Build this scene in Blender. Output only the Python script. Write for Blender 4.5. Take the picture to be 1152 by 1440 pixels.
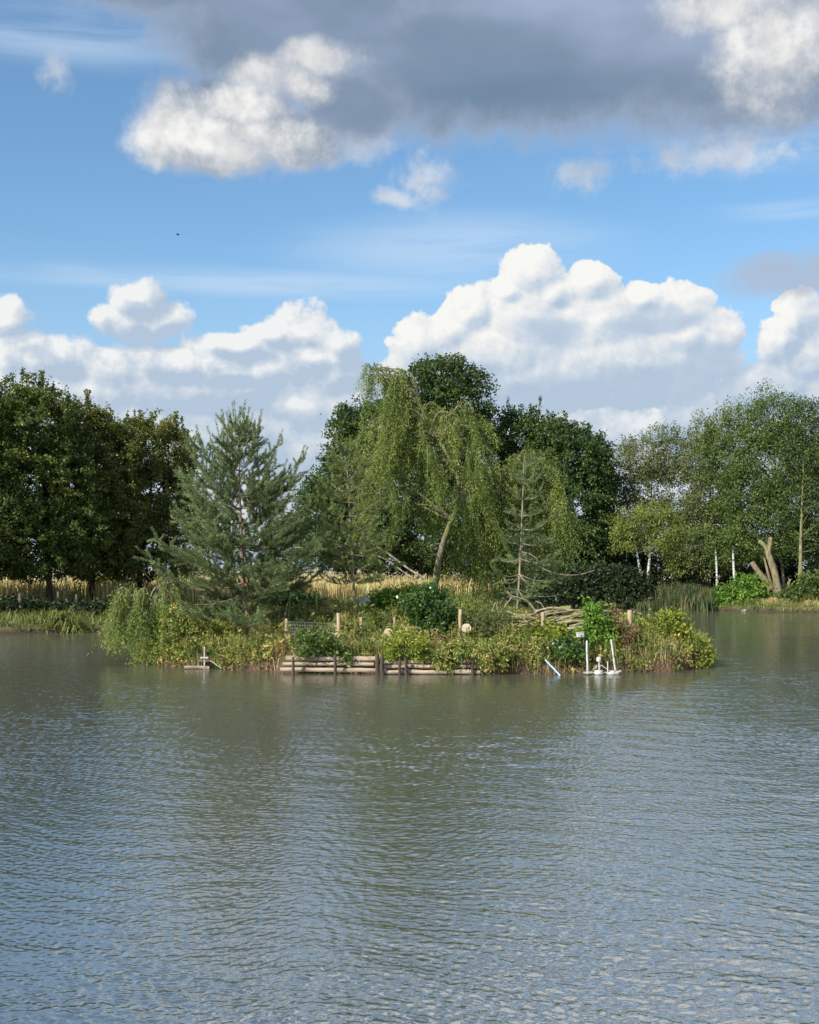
import bpy, math, random
import numpy as np
from mathutils import Vector

# ------------------------------------------------------------------ camera
scene = bpy.context.scene
for o in list(bpy.data.objects):
    bpy.data.objects.remove(o)
COL = scene.collection
FOC = 1700.0                      # focal length in photograph pixels (1152 x 1440)
CX, CY, HOR = 576.0, 720.0, 800.0
PITCH = math.atan((HOR - CY) / FOC)
CAMZ = 3.0
cam = bpy.data.cameras.new('camera')
cam.sensor_fit = 'HORIZONTAL'
cam.sensor_width = 36.0
cam.lens = 36.0 * FOC / 1152.0
cam.clip_start = 0.1
cam.clip_end = 20000
camo = bpy.data.objects.new('camera', cam)
COL.objects.link(camo)
camo.location = (0, 0, CAMZ)
camo.rotation_euler = (math.pi / 2 + PITCH, 0, 0)
scene.camera = camo

# ------------------------------------------------------------------ light
SUN_AZ = math.radians(-136)       # clockwise from the view direction (+Y): left and a little behind
SUN_EL = math.radians(37)
TO_SUN = Vector((math.sin(SUN_AZ) * math.cos(SUN_EL), math.cos(SUN_AZ) * math.cos(SUN_EL), math.sin(SUN_EL)))
sun = bpy.data.lights.new('sun', 'SUN')
sun.energy = 4.8
sun.angle = math.radians(0.5)
sun.color = (1.0, 0.95, 0.86)
suno = bpy.data.objects.new('sun', sun)
COL.objects.link(suno)
suno.rotation_euler = TO_SUN.to_track_quat('Z', 'Y').to_euler()
scene.view_settings.view_transform = 'Standard'
scene.view_settings.look = 'None'
scene.view_settings.exposure = 0.45
scene.view_settings.gamma = 1.0
scene.cycles.max_bounces = 8
scene.cycles.transparent_max_bounces = 8


# ------------------------------------------------------------------ node helpers
class NT:
    def __init__(self, tree):
        self.t = tree
        tree.nodes.clear()

    def n(self, kind, **kw):
        nd = self.t.nodes.new(kind)
        for k, v in kw.items():
            setattr(nd, k, v)
        return nd

    def put(self, sock, v):
        if isinstance(v, bpy.types.NodeSocket):
            self.t.links.new(v, sock)
        elif v is not None:
            sock.default_value = tuple(v) + (1.0,) if isinstance(v, tuple) and len(v) == 3 and sock.type == "RGBA" else v

    def m(self, op, a, b=None, c=None, clamp=False):
        nd = self.n('ShaderNodeMath', operation=op, use_clamp=clamp)
        for i, v in enumerate((a, b, c)):
            self.put(nd.inputs[i], v)
        return nd.outputs[0]

    def vm(self, op, a, b=None, c=None):
        nd = self.n('ShaderNodeVectorMath', operation=op)
        for i, v in enumerate((a, b, c)):
            self.put(nd.inputs[i], v)
        return nd.outputs['Value'] if op in ('LENGTH', 'DOT_PRODUCT') else nd.outputs[0]

    def step(self, v, lo, hi, a=0.0, b=1.0, kind='SMOOTHSTEP'):
        nd = self.n('ShaderNodeMapRange', interpolation_type=kind)
        self.put(nd.inputs[0], v)
        for i, x in enumerate((lo, hi, a, b)):
            self.put(nd.inputs[1 + i], x)
        return nd.outputs[0]

    def mix(self, f, a, b, mode='MIX'):
        nd = self.n('ShaderNodeMix', data_type='RGBA', blend_type=mode)
        self.put(nd.inputs[0], f)
        self.put(nd.inputs[6], a if isinstance(a, bpy.types.NodeSocket) else tuple(a) + (1,) * (4 - len(a)))
        self.put(nd.inputs[7], b if isinstance(b, bpy.types.NodeSocket) else tuple(b) + (1,) * (4 - len(b)))
        return nd.outputs[2]

    def noise(self, vec, scale, detail=4.0, rough=0.5, dist=0.0, dim='3D', out=0):
        nd = self.n('ShaderNodeTexNoise', noise_dimensions=dim)
        self.put(nd.inputs['Vector'], vec)
        nd.inputs['Scale'].default_value = scale
        nd.inputs['Detail'].default_value = detail
        nd.inputs['Roughness'].default_value = rough
        nd.inputs['Distortion'].default_value = dist
        return nd.outputs[out]

    def vor(self, vec, scale, detail=2.0, rough=0.5, lac=2.1, smooth=0.6):
        nd = self.n('ShaderNodeTexVoronoi', voronoi_dimensions='2D', feature='F1', normalize=True)
        self.put(nd.inputs['Vector'], vec)
        nd.inputs['Scale'].default_value = scale
        nd.inputs['Detail'].default_value = detail
        nd.inputs['Roughness'].default_value = rough
        nd.inputs['Lacunarity'].default_value = lac
        return nd.outputs['Distance']

    def ramp(self, f, stops, interp='LINEAR'):
        nd = self.n('ShaderNodeValToRGB')
        nd.color_ramp.interpolation = interp
        el = nd.color_ramp.elements
        while len(el) < len(stops):
            el.new(0.5)
        for e, (p, c) in zip(el, stops):
            e.position = p
            e.color = tuple(c) + (1,)
        self.put(nd.inputs[0], f)
        return nd.outputs[0]


# ------------------------------------------------------------------ sky: Nishita with procedural cloud layers by azimuth and elevation
world = bpy.data.worlds.new('World')
scene.world = world
world.use_nodes = True
W = NT(world.node_tree)
UNIT = math.radians(100 / 29.67)          # one unit of the cloud plan is about 3.4 degrees


def sk(px, py):
    """azimuth / elevation of a direction, in cloud-plan units"""
    x = (px - CX) / FOC
    up = (CY - py) / FOC
    y = math.cos(PITCH) - up * math.sin(PITCH)
    z = math.sin(PITCH) + up * math.cos(PITCH)
    return math.atan2(x, y) / UNIT, math.atan2(z, math.hypot(x, y)) / UNIT


gen = W.n('ShaderNodeTexCoord').outputs['Generated']
sep = W.n('ShaderNodeSeparateXYZ')
W.put(sep.inputs[0], gen)
az = W.m('MULTIPLY', W.m('ARCTAN2', sep.outputs[0], sep.outputs[1]), 1 / UNIT)
el = W.m('MULTIPLY', W.m('ARCSINE', sep.outputs[2]), 1 / UNIT)
cmb = W.n('ShaderNodeCombineXYZ')
W.put(cmb.inputs[0], az)
W.put(cmb.inputs[1], el)
P2 = cmb.outputs[0]


def blobs(p, lst, k=0.25):
    d = None
    for (px, py, rx, ry) in lst:
        cx, cy = sk(px, py)
        ix, iy = 100.0 / rx, 100.0 / ry
        ln = W.vm('LENGTH', W.vm('MULTIPLY_ADD', p, (ix, iy, 0), (-cx * ix, -cy * iy, 0)))
        d = ln if d is None else W.m('SMOOTH_MIN', d, ln, k)
    return W.m('SUBTRACT', 1.0, d)


def warp(p, amp, scale, off):
    c = W.noise(W.vm('ADD', p, (off, off * 1.7, 0)), scale, 1.5, 0.55, dim='2D', out=1)
    return W.vm('MULTIPLY_ADD', W.vm('SUBTRACT', c, (0.5, 0.5, 0)), (amp, amp, 0), p)


sky = W.n('ShaderNodeTexSky', sky_type='NISHITA')
sky.sun_disc = False
sky.sun_elevation = SUN_EL
sky.sun_rotation = SUN_AZ
sky.air_density = 1.0
sky.dust_density = 0.6
sky.ozone_density = 1.6
clear = W.vm('MULTIPLY', sky.outputs[0], (0.120, 0.154, 0.166))
clear = W.mix(W.step(el, 0.6, 4.9, 0.90, 0.0), clear, (0.44, 0.58, 0.76))     # milky air low down


def bgnd(c):
    nd = W.n('ShaderNodeBackground')
    W.put(nd.inputs[0], c)
    nd.inputs[1].default_value = 0.735      # the sky colours above are as displayed; this undoes the exposure
    return nd.outputs[0]


def mixs(f, a, b):
    nd = W.n('ShaderNodeMixShader')
    W.put(nd.inputs[0], f)
    W.put(nd.inputs[1], a)
    W.put(nd.inputs[2], b)
    return nd.outputs[0]


def heap(p, lst, off, k, billow, fine, wob, dx, soft, sc=1.15, det=2.0, lit=True):
    """density of a heap cloud, and its rise towards the sun"""
    def H(q):
        q1 = warp(q, wob, 1.3, off)
        b = W.vor(W.vm('ADD', q1, (off, off, 0)), sc, det, 0.55, 2.3)
        f = W.noise(W.vm('ADD', q, (off * 3, off, 0)), 3.2, 5.0, 0.66, dim='2D')
        h = W.m('ADD', blobs(q1, lst, k), W.m('MULTIPLY', W.m('SUBTRACT', 0.42, b), billow))
        return W.m('ADD', h, W.m('MULTIPLY', W.m('SUBTRACT', f, 0.5), fine))
    h0 = H(p)
    s = W.m('SUBTRACT', h0, H(W.vm('ADD', p, dx))) if lit else None
    return W.step(h0, 0.0, soft), s, h0


# broken cloud over the whole sky outside the part in front of the viewer
pn = W.vm('MULTIPLY', P2, (0.55, 0.8, 0))
g = W.noise(pn, 0.36, 5.0, 0.55, 0.4, dim='2D')
g2 = W.noise(W.vm('ADD', P2, (31, 4, 0)), 0.5, 4.0, 0.55, dim='2D')
rest = W.m('MAXIMUM', W.step(W.m('ABSOLUTE', az), 6.2, 9.0), W.step(el, 9.0, 12.0))
gap = W.vm('LENGTH', W.vm('MULTIPLY_ADD', P2, (0.22, 0.16, 0), (1.15, -1.75, 0)))       # a wide blue gap up to the left
rest = W.m('MULTIPLY', W.m('MULTIPLY', rest, W.step(gap, 0.7, 1.1)), W.step(g, 0.46, 0.60, 0.0, 0.9))
restc = W.mix(W.step(g2, 0.35, 0.65), (0.36, 0.41, 0.50), (0.84, 0.85, 0.87))
outer = bgnd(W.mix(rest, clear, restc))
fade = W.m('MULTIPLY', W.step(W.m('ABSOLUTE', az), 8.9, 7.4), W.step(el, 13.9, 11.0))

# thin high streaks
pc = W.vm('MULTIPLY', W.vm('ADD', P2, (3.1, 0, 0)), (0.16, 1.5, 0))
ci = W.noise(pc, 1.1, 5.0, 0.58, 0.25, dim='2D')
cm = blobs(P2, [(330, 397, 430, 20), (80, 44, 220, 40), (1110, 200, 170, 45), (640, 350, 230, 50), (1120, 290, 110, 16)], 0.1)
ci = W.m('MULTIPLY', W.step(ci, 0.28, 0.66), W.step(cm, -0.4, 0.8))
base = W.mix(W.m('MULTIPLY', ci, 0.55), clear, (0.60, 0.75, 0.92))
basec = W.mix(rest, base, restc)


def over(under, alpha, colour):
    return mixs(W.m('MULTIPLY', alpha, fade), under, bgnd(colour))


v1 = W.noise(W.vm('ADD', P2, (1, 5, 0)), 0.9, 4.0, 0.55, dim='2D')
# ---- low part: soft bank on the left, grey shelf, tall white cumulus on the right
lowsh = bgnd(basec)
a, s, h = heap(P2, [(196, 424, 40, 34), (180, 450, 46, 30), (228, 452, 44, 30), (8, 448, 36, 26), (60, 505, 90, 36), (150, 520, 60, 26), (250, 512, 110, 30), (300, 505, 60, 26), (425, 468, 58, 38), (440, 505, 80, 30), (385, 472, 44, 22), (470, 482, 44, 26),
                    (470, 525, 60, 34), (420, 570, 90, 40), (500, 560, 70, 46), (330, 486, 90, 18), (290, 548, 280, 44), (330, 522, 170, 30), (90, 545, 170, 40), (250, 620, 420, 74), (700, 600, 430, 80), (1000, 600, 330, 70), (500, 720, 1300, 120)],
               2.3, 0.09, 0.90, 0.75, 0.30, (-0.13, 0.15, 0), 0.34, 1.25, 2.5)
lit = W.m('ADD', W.m('MULTIPLY', s, 1.25), W.step(W.noise(W.vm('ADD', P2, (9, 2, 0)), 0.8, 4.0, 0.58, dim='2D'), 0.34, 0.66, 0.0, 0.72), clamp=True)
lit = W.m('MULTIPLY', lit, W.step(el, 1.0, 3.2, 0.70, 1.0))
lowsh = over(lowsh, W.m('MULTIPLY', a, 0.93), W.ramp(lit, [(0.0, (0.46, 0.56, 0.69)), (0.5, (0.64, 0.70, 0.77)), (1.0, (0.92, 0.92, 0.90))]))

a, s, h = heap(P2, [(750, 383, 46, 38), (712, 412, 34, 26), (785, 412, 40, 30), (735, 445, 84, 62), (660, 440, 44, 34), (632, 466, 40, 34), (590, 484, 44, 44), (690, 505, 120, 66),
                    (832, 400, 40, 30), (850, 452, 84, 52), (900, 420, 34, 24), (962, 436, 48, 40), (1000, 478, 40, 40), (965, 472, 66, 56), (900, 505, 140, 54), (790, 530, 220, 50),
                    (1122, 446, 34, 38), (1100, 480, 36, 34), (1155, 510, 64, 60), (1085, 548, 70, 34), (1190, 560, 120, 70), (620, 530, 86, 36)],
               5.7, 0.06, 0.85, 0.40, 0.20, (-0.085, 0.10, 0), 0.13, 1.5, 3.0)
belly = W.step(W.m('ADD', el, W.m('MULTIPLY', W.m('SUBTRACT', v1, 0.5), 2.4)), 2.2, 3.7)
hole = W.step(W.m('ADD', blobs(warp(P2, 0.5, 1.6, 3.3), [(915, 450, 62, 20), (775, 470, 44, 26), (870, 545, 190, 34), (1010, 525, 60, 40)], 0.15),
                  W.m('MULTIPLY', W.m('SUBTRACT', v1, 0.5), 1.0)), -0.2, 0.6)
lit = W.m('ADD', W.m('MULTIPLY', s, 1.15), W.m('ADD', W.m('MULTIPLY', belly, 0.50), 0.13), clamp=True)
lit = W.m('MULTIPLY', lit, W.m('SUBTRACT', 1.0, W.m('MULTIPLY', hole, 0.72)))
c2 = W.ramp(lit, [(0.0, (0.45, 0.56, 0.70)), (0.35, (0.60, 0.68, 0.77)), (0.62, (0.77, 0.80, 0.83)), (0.95, (0.95, 0.94, 0.90))])
big = over(lowsh, W.m('MULTIPLY', a, 0.98), c2)
a, s, h = heap(P2, [(1110, 388, 110, 34), (1190, 372, 100, 34)], 15.1, 0.2, 0.6, 0.7, 0.4, (0, 0, 0), 0.7, lit=False)
big = over(big, W.m('MULTIPLY', a, 0.8), (0.44, 0.50, 0.62))
x0 = sk(490, 480)[0]
lowsh = mixs(W.m('GREATER_THAN', az, x0), lowsh, big)

# ---- high part: wisps and the big grey cloud with sunlit edges
upsh = bgnd(basec)
a, s, h = heap(P2, [(600, 256, 54, 38), (556, 278, 44, 18), (815, 244, 54, 26), (78, 100, 28, 34), (505, 196, 70, 36), (1010, 215, 140, 30)],
               8.2, 0.2, 0.9, 1.5, 0.22, (0, 0, 0), 1.1, lit=False)
upsh = over(upsh, W.m('MULTIPLY', a, 0.72), W.mix(W.step(v1, 0.3, 0.62), (0.50, 0.56, 0.66), (0.78, 0.79, 0.81)))
a, s, h = heap(P2, [(760, 80, 430, 126), (430, 40, 250, 110), (200, -45, 330, 62), (320, 175, 150, 74), (290, 205, 120, 44), (420, 195, 80, 50), (500, 150, 90, 60), (1050, 90, 260, 115),
                    (800, -140, 470, 240), (1150, -200, 500, 300), (850, -420, 420, 260)],
               12.4, 0.16, 0.34, 0.30, 0.30, (-0.14, 0.17, 0), 0.42, 0.75)
wn = W.noise(W.vm('ADD', P2, (2, 8, 0)), 1.5, 5.0, 0.62, dim='2D')
wm = blobs(warp(P2, 0.32, 1.6, 6.1), [(225, 185, 90, 56), (320, 205, 150, 44), (345, 150, 70, 34), (395, 112, 76, 30), (445, 80, 56, 22), (1085, 60, 80, 80), (1030, 0, 90, 40)], 0.12)
wf = W.noise(W.vm('ADD', P2, (5, 1, 0)), 4.5, 5.0, 0.62, dim='2D')
wh = W.step(W.m('ADD', W.m('ADD', wm, W.m('MULTIPLY', W.m('SUBTRACT', wn, 0.5), 0.8)), W.m('MULTIPLY', W.m('SUBTRACT', wf, 0.5), 0.5)), -0.40, 0.75)
gr = W.noise(W.vm('MULTIPLY', P2, (0.40, 1.0, 0)), 0.75, 3.0, 0.5, dim='2D')
gry = W.m('ADD', gr, W.m('ADD', W.m('MULTIPLY', W.m('SUBTRACT', el, 7.0), 0.10), W.m('MULTIPLY', W.m('SUBTRACT', az, 1.0), 0.03)))
dk = W.ramp(gry, [(0.25, (0.170, 0.250, 0.365)), (0.5, (0.225, 0.300, 0.415)), (0.8, (0.36, 0.44, 0.60))])
wcol = W.ramp(W.m('ADD', W.m('MULTIPLY', s, 1.3), W.step(W.m('ADD', W.m('MULTIPLY', wn, 0.75), W.m('MULTIPLY', wf, 0.25)), 0.32, 0.66, 0.20, 0.80), clamp=True), [(0.0, (0.56, 0.59, 0.64)), (0.5, (0.74, 0.74, 0.74)), (1.0, (0.94, 0.93, 0.90))])
dk = W.mix(W.step(h, 0.0, 0.6), (0.42, 0.49, 0.62), dk)
dk = W.mix(W.step(W.m('ADD', el, W.m('MULTIPLY', W.m('SUBTRACT', wn, 0.5), 2.5)), 8.0, 9.6), dk, (0.82, 0.85, 0.90))  # unseen bright cloud above the view, added to lighten the water reflections
upsh = over(upsh, W.m('MULTIPLY', a, 0.97), W.mix(wh, dk, wcol))

front = mixs(W.m('GREATER_THAN', el, sk(576, 330)[1]), lowsh, upsh)
inwin = W.m('MULTIPLY', W.m('LESS_THAN', W.m('ABSOLUTE', az), 9.0), W.m('MULTIPLY', W.m('LESS_THAN', el, 14.0), W.m('GREATER_THAN', el, -0.3)))
wo = W.n('ShaderNodeOutputWorld')
W.put(wo.inputs[0], mixs(inwin, outer, front))
world.cycles.sampling_method = 'MANUAL'
world.cycles.sample_map_resolution = 256

# ------------------------------------------------------------------ placing and mesh helpers
RNG = np.random.default_rng(7)


def P(px, py, Y):
    """the point at distance Y along the view whose direction is that of a photograph pixel"""
    x = (px - CX) / FOC
    up = (CY - py) / FOC
    y = math.cos(PITCH) - up * math.sin(PITCH)
    z = math.sin(PITCH) + up * math.cos(PITCH)
    return Vector((x / y * Y, Y, CAMZ + z / y * Y))


def link(o, parent=None):
    COL.objects.link(o)
    if parent is not None:
        o.parent = parent
    return o


def tag(o, label=None, cat=None, group=None, kind=None):
    if label:
        o['label'] = label
    if cat:
        o['category'] = cat
    if group:
        o['group'] = group
    if kind:
        o['kind'] = kind
    return o


def empty(name, loc, label, cat, group=None):
    o = bpy.data.objects.new(name, None)
    o.empty_display_size = 0.2
    o.location = loc
    link(o)
    return tag(o, label, cat, group)


class MB:
    """collects quads and triangles in world space and links them as ONE mesh object"""

    def __init__(self):
        self.v, self.f, self.nv = [], [], 0
        self.r, self.s = [], []

    def add(self, verts, faces, rnd=0.5, smooth=False):
        verts = np.asarray(verts, float).reshape(-1, 3)
        faces = np.asarray(faces, int)
        self.v.append(verts)
        self.f.append(faces + self.nv)
        self.nv += len(verts)
        self.r.append(np.broadcast_to(np.asarray(rnd, float), (len(faces),)))
        self.s.append(np.full(len(faces), smooth))
        return self

    # leaves: diamonds from base point, axis, normal, length, width
    def leaves(self, c, d, n, L, Wd, rnd):
        d = d / np.linalg.norm(d, axis=1, keepdims=True)
        s = np.cross(d, n)
        s /= np.linalg.norm(s, axis=1, keepdims=True) + 1e-9
        L = np.broadcast_to(L, (len(c),))[:, None]
        Wd = np.broadcast_to(Wd, (len(c),))[:, None]
        v = np.stack([c, c + d * L * 0.45 + s * Wd / 2, c + d * L, c + d * L * 0.45 - s * Wd / 2], 1)
        k = np.arange(len(c))[:, None] * 4
        return self.add(v.reshape(-1, 3), k + np.array([[0, 1, 2, 3]]), rnd)

    def needles(self, c, d, L, Wd, rnd):
        d = d / np.linalg.norm(d, axis=1, keepdims=True)
        s = np.cross(d, RNG.normal(size=d.shape))
        s /= np.linalg.norm(s, axis=1, keepdims=True) + 1e-9
        L = np.broadcast_to(L, (len(c),))[:, None]
        Wd = np.broadcast_to(Wd, (len(c),))[:, None]
        v = np.stack([c - s * Wd / 2, c + s * Wd / 2, c + d * L], 1)
        k = np.arange(len(c))[:, None] * 3
        return self.add(v.reshape(-1, 3), k + np.array([[0, 1, 2]]), rnd)

    def tube(self, pts, rad, sides=7, rnd=0.5, cap=True, lump=0.0):
        pts = np.asarray([tuple(p) for p in pts], float)
        rad = np.broadcast_to(np.asarray(rad, float), (len(pts),))
        t = np.gradient(pts, axis=0)
        t /= np.linalg.norm(t, axis=1, keepdims=True) + 1e-9
        ref = np.array([0.0, 1.0, 0.0]) if abs(t[0][1]) < 0.8 else np.array([1.0, 0.0, 0.0])
        a = np.cross(t, ref)
        a /= np.linalg.norm(a, axis=1, keepdims=True) + 1e-9
        b = np.cross(t, a)
        th = np.arange(sides) / sides * 2 * np.pi
        rr = rad[:, None] * (1 + lump * RNG.uniform(-1, 1, (len(pts), sides)))
        v = pts[:, None] + rr[..., None] * (np.cos(th)[None, :, None] * a[:, None] + np.sin(th)[None, :, None] * b[:, None])
        i = np.arange(len(pts) - 1)[:, None] * sides
        j = np.arange(sides)[None]
        j2 = (j + 1) % sides
        q = np.stack([i + j, i + j2, i + sides + j2, i + sides + j], -1).reshape(-1, 4)
        self.add(v.reshape(-1, 3), q, rnd, True)
        if cap:
            for e, sg in ((0, 1), (len(pts) - 1, -1)):
                ring = v[e]
                ctr = ring.mean(0)
                vv = np.vstack([ring, ctr])
                k = np.arange(sides)
                ff = np.stack([k, (k + 1) % sides, np.full(sides, sides)], 1)
                if sg > 0:
                    ff = ff[:, ::-1]
                self.add(vv, ff, rnd)
        return self

    def box(self, c, size, rz=0.0, ry=0.0, rnd=0.5, bev=0.0):
        x, y, z = (s / 2 for s in size)
        if bev > 0:                 # chamfered box: eight corners cut into three points each
            pts, faces = [], []
            idx = {}
            for sx in (-1, 1):
                for sy in (-1, 1):
                    for sz in (-1, 1):
                        for ax in range(3):
                            p = [sx * (x - bev), sy * (y - bev), sz * (z - bev)]
                            p[ax] = (sx * x, sy * y, sz * z)[ax]
                            idx[(sx, sy, sz, ax)] = len(pts)
                            pts.append(p)
            v = np.array(pts)
            Q, T = [], []
            for ax in range(3):
                o1, o2 = [a_ for a_ in range(3) if a_ != ax]
                for sg in (-1, 1):
                    q = []
                    for (s1, s2) in ((-1, -1), (1, -1), (1, 1), (-1, 1)):
                        k = [0, 0, 0]
                        k[ax], k[o1], k[o2] = sg, s1, s2
                        q.append(idx[(k[0], k[1], k[2], ax)])
                    Q.append(q)
                for s1 in (-1, 1):
                    for s2 in (-1, 1):
                        k0, k1 = [0, 0, 0], [0, 0, 0]
                        k0[ax], k1[ax] = -1, 1
                        k0[o1] = k1[o1] = s1
                        k0[o2] = k1[o2] = s2
                        Q.append([idx[tuple(k0) + (o1,)], idx[tuple(k1) + (o1,)], idx[tuple(k1) + (o2,)], idx[tuple(k0) + (o2,)]])
            for sx in (-1, 1):
                for sy in (-1, 1):
                    for sz in (-1, 1):
                        T.append([idx[(sx, sy, sz, a_)] for a_ in range(3)])
            parts = [np.array(Q), np.array(T)]
        else:
            v = np.array([(sx * x, sy * y, sz * z) for sx in (-1, 1) for sy in (-1, 1) for sz in (-1, 1)])
            parts = [np.array([(0, 1, 3, 2), (4, 6, 7, 5), (0, 4, 5, 1), (2, 3, 7, 6), (0, 2, 6, 4), (1, 5, 7, 3)])]
        cy_, sy_ = math.cos(ry), math.sin(ry)
        v = v @ np.array([[cy_, 0, -sy_], [0, 1, 0], [sy_, 0, cy_]])
        cz_, sz_ = math.cos(rz), math.sin(rz)
        v = v @ np.array([[cz_, sz_, 0], [-sz_, cz_, 0], [0, 0, 1]])
        v = v + np.array(tuple(c))
        base = self.nv
        self.add(v, parts[0], rnd)
        if len(parts) > 1:
            self.f.append(parts[1] + base)
            self.r.append(np.full(len(parts[1]), rnd))
            self.s.append(np.full(len(parts[1]), False))
        return self

    def ball(self, c, r, nu=16, nv=10, rnd=0.5, lump=0.0, seed=0):
        rg = np.random.default_rng(seed)
        ph = np.linspace(0, np.pi, nv + 1)
        th = np.arange(nu) / nu * 2 * np.pi
        d = np.stack([np.sin(ph)[:, None] * np.cos(th)[None], np.sin(ph)[:, None] * np.sin(th)[None], np.cos(ph)[:, None] * np.ones(nu)[None]], -1)
        k = rg.normal(size=(4, 3)) * 2.2
        o = rg.uniform(0, 6, 4)
        w = 1 + lump * sum(np.sin(d @ k[i] + o[i]) for i in range(4)) / 2
        v = np.array(tuple(c)) + d * w[..., None] * np.array(r)
        i = np.arange(nv)[:, None] * nu
        j = np.arange(nu)[None]
        j2 = (j + 1) % nu
        q = np.stack([i + j, i + nu + j, i + nu + j2, i + j2], -1).reshape(-1, 4)
        return self.add(v.reshape(-1, 3), q, rnd, True)

    def build(self, name, mat, parent=None, origin=None, mats=None):
        me = bpy.data.meshes.new(name)
        v = np.vstack(self.v)
        if parent is not None:
            v = v - np.array(tuple(parent.matrix_world.translation if parent.parent else parent.location))
        elif origin is not None:
            v = v - np.array(tuple(origin))
        me.vertices.add(len(v))
        me.vertices.foreach_set('co', v.astype(np.float32).ravel())
        cnt = np.concatenate([np.full(len(f), f.shape[1]) for f in self.f])
        lp = np.concatenate([f.ravel() for f in self.f])
        me.loops.add(len(lp))
        me.loops.foreach_set('vertex_index', lp.astype(np.int32))
        me.polygons.add(len(cnt))
        st = np.concatenate([[0], np.cumsum(cnt)[:-1]])
        me.polygons.foreach_set('loop_start', st.astype(np.int32))
        me.polygons.foreach_set('use_smooth', np.concatenate(self.s))
        at = me.attributes.new('rnd', 'FLOAT', 'FACE')
        at.data.foreach_set('value', np.concatenate(self.r).astype(np.float32))
        me.update(calc_edges=True)
        me.materials.append(mat)
        o = bpy.data.objects.new(name, me)
        if parent is None and origin is not None:
            o.location = origin
        return link(o, parent)


def curve(pts, n=8):
    """smooth path through control points (Catmull-Rom)"""
    p = [np.array(tuple(q), float) for q in pts]
    if len(p) == 2:
        return [p[0] + (p[1] - p[0]) * t for t in np.linspace(0, 1, n)]
    p = [2 * p[0] - p[1]] + p + [2 * p[-1] - p[-2]]
    out = []
    for i in range(1, len(p) - 2):
        for t in np.linspace(0, 1, n, endpoint=False):
            a, b, c, d = p[i - 1], p[i], p[i + 1], p[i + 2]
            out.append(0.5 * (2 * b + (c - a) * t + (2 * a - 5 * b + 4 * c - d) * t * t + (3 * b - a - 3 * c + d) * t ** 3))
    out.append(p[-2])
    return out


def taper(n, r0, r1, pw=1.0):
    return r0 + (r1 - r0) * np.linspace(0, 1, n) ** pw


# ------------------------------------------------------------------ materials
def new_mat(name):
    m = bpy.data.materials.new(name)
    m.use_nodes = True
    return m, NT(m.node_tree)


def rnd_attr(T):
    return T.n('ShaderNodeAttribute', attribute_type='GEOMETRY', attribute_name='rnd').outputs['Fac']


def pos(T):
    return T.n('ShaderNodeTexCoord').outputs['Object']


def out(T, sh, disp=None):
    o = T.n('ShaderNodeOutputMaterial')
    T.put(o.inputs[0], sh)


def principled(T, col, rough=0.6, spec=0.4, bump=None, strength=0.4, dist=0.02, metal=0.0):
    b = T.n('ShaderNodeBsdfPrincipled')
    T.put(b.inputs['Base Color'], col)
    T.put(b.inputs['Roughness'], rough)
    b.inputs['Specular IOR Level'].default_value = spec
    b.inputs['Metallic'].default_value = metal
    if bump is not None:
        bp = T.n('ShaderNodeBump')
        bp.inputs['Strength'].default_value = strength
        bp.inputs['Distance'].default_value = dist
        T.put(bp.inputs['Height'], bump)
        T.put(b.inputs['Normal'], bp.outputs[0])
    return b.outputs[0]


LEAF_GAIN = (1.82, 1.75, 1.45)


def leaf_mat(name, stops, trans=0.28, rough=0.5, spec=0.35, patch=0.9, psize=0.5):
    """per-leaf colour from the mesh's random value, plus broad natural variation over the plant"""
    m, T = new_mat(name)
    r = rnd_attr(T)
    nz = T.noise(pos(T), psize, 2.0, 0.5)
    f = T.m('ADD', r, T.m('MULTIPLY', T.m('SUBTRACT', nz, 0.5), patch), clamp=True)
    c = T.ramp(f, [(p_, tuple(min(x * g_, 0.7) for x, g_ in zip(q_, LEAF_GAIN))) for p_, q_ in stops])
    s = principled(T, c, rough, spec)
    t = T.n('ShaderNodeBsdfTranslucent')
    T.put(t.inputs[0], T.mix(1.0, c, (1.25, 1.25, 0.7), 'MULTIPLY'))
    mx = T.n('ShaderNodeMixShader')
    mx.inputs[0].default_value = trans
    T.put(mx.inputs[1], s)
    T.put(mx.inputs[2], t.outputs[0])
    out(T, mx.outputs[0])
    return m


def bark_mat(name, a, b, scale=6.0, stretch=0.25, moss=None):
    m, T = new_mat(name)
    p = T.vm('MULTIPLY', pos(T), (1, 1, stretch))
    n = T.noise(p, scale, 5.0, 0.6)
    c = T.mix(T.step(n, 0.35, 0.65), a, b)
    if moss:
        c = T.mix(T.step(T.noise(pos(T), 1.6, 4.0, 0.6), 0.48, 0.62), c, moss)
    out(T, principled(T, c, 0.85, 0.2, n, 0.7, 0.03))
    return m


def birch_mat(name):
    m, T = new_mat(name)
    p = T.vm('MULTIPLY', pos(T), (1.2, 1.2, 5))
    n = T.noise(p, 2.2, 4.0, 0.6)
    c = T.mix(T.step(n, 0.50, 0.62), (0.50, 0.48, 0.44), (0.06, 0.055, 0.05))
    out(T, principled(T, c, 0.7, 0.3))
    return m


def wood_mat(name, a, b, scale=14.0, axis=(1, 1, 0.12)):
    m, T = new_mat(name)
    p = T.vm('MULTIPLY', pos(T), axis)
    n = T.noise(p, scale, 5.0, 0.6)
    n2 = T.noise(pos(T), 2.1, 4.0, 0.6)
    c = T.mix(T.step(n, 0.3, 0.7), a, b)
    c = T.mix(T.step(n2, 0.5, 0.75, 0, 0.5), c, tuple(x * 0.45 for x in a))
    out(T, principled(T, c, 0.8, 0.25, n, 0.4, 0.01))
    return m


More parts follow.
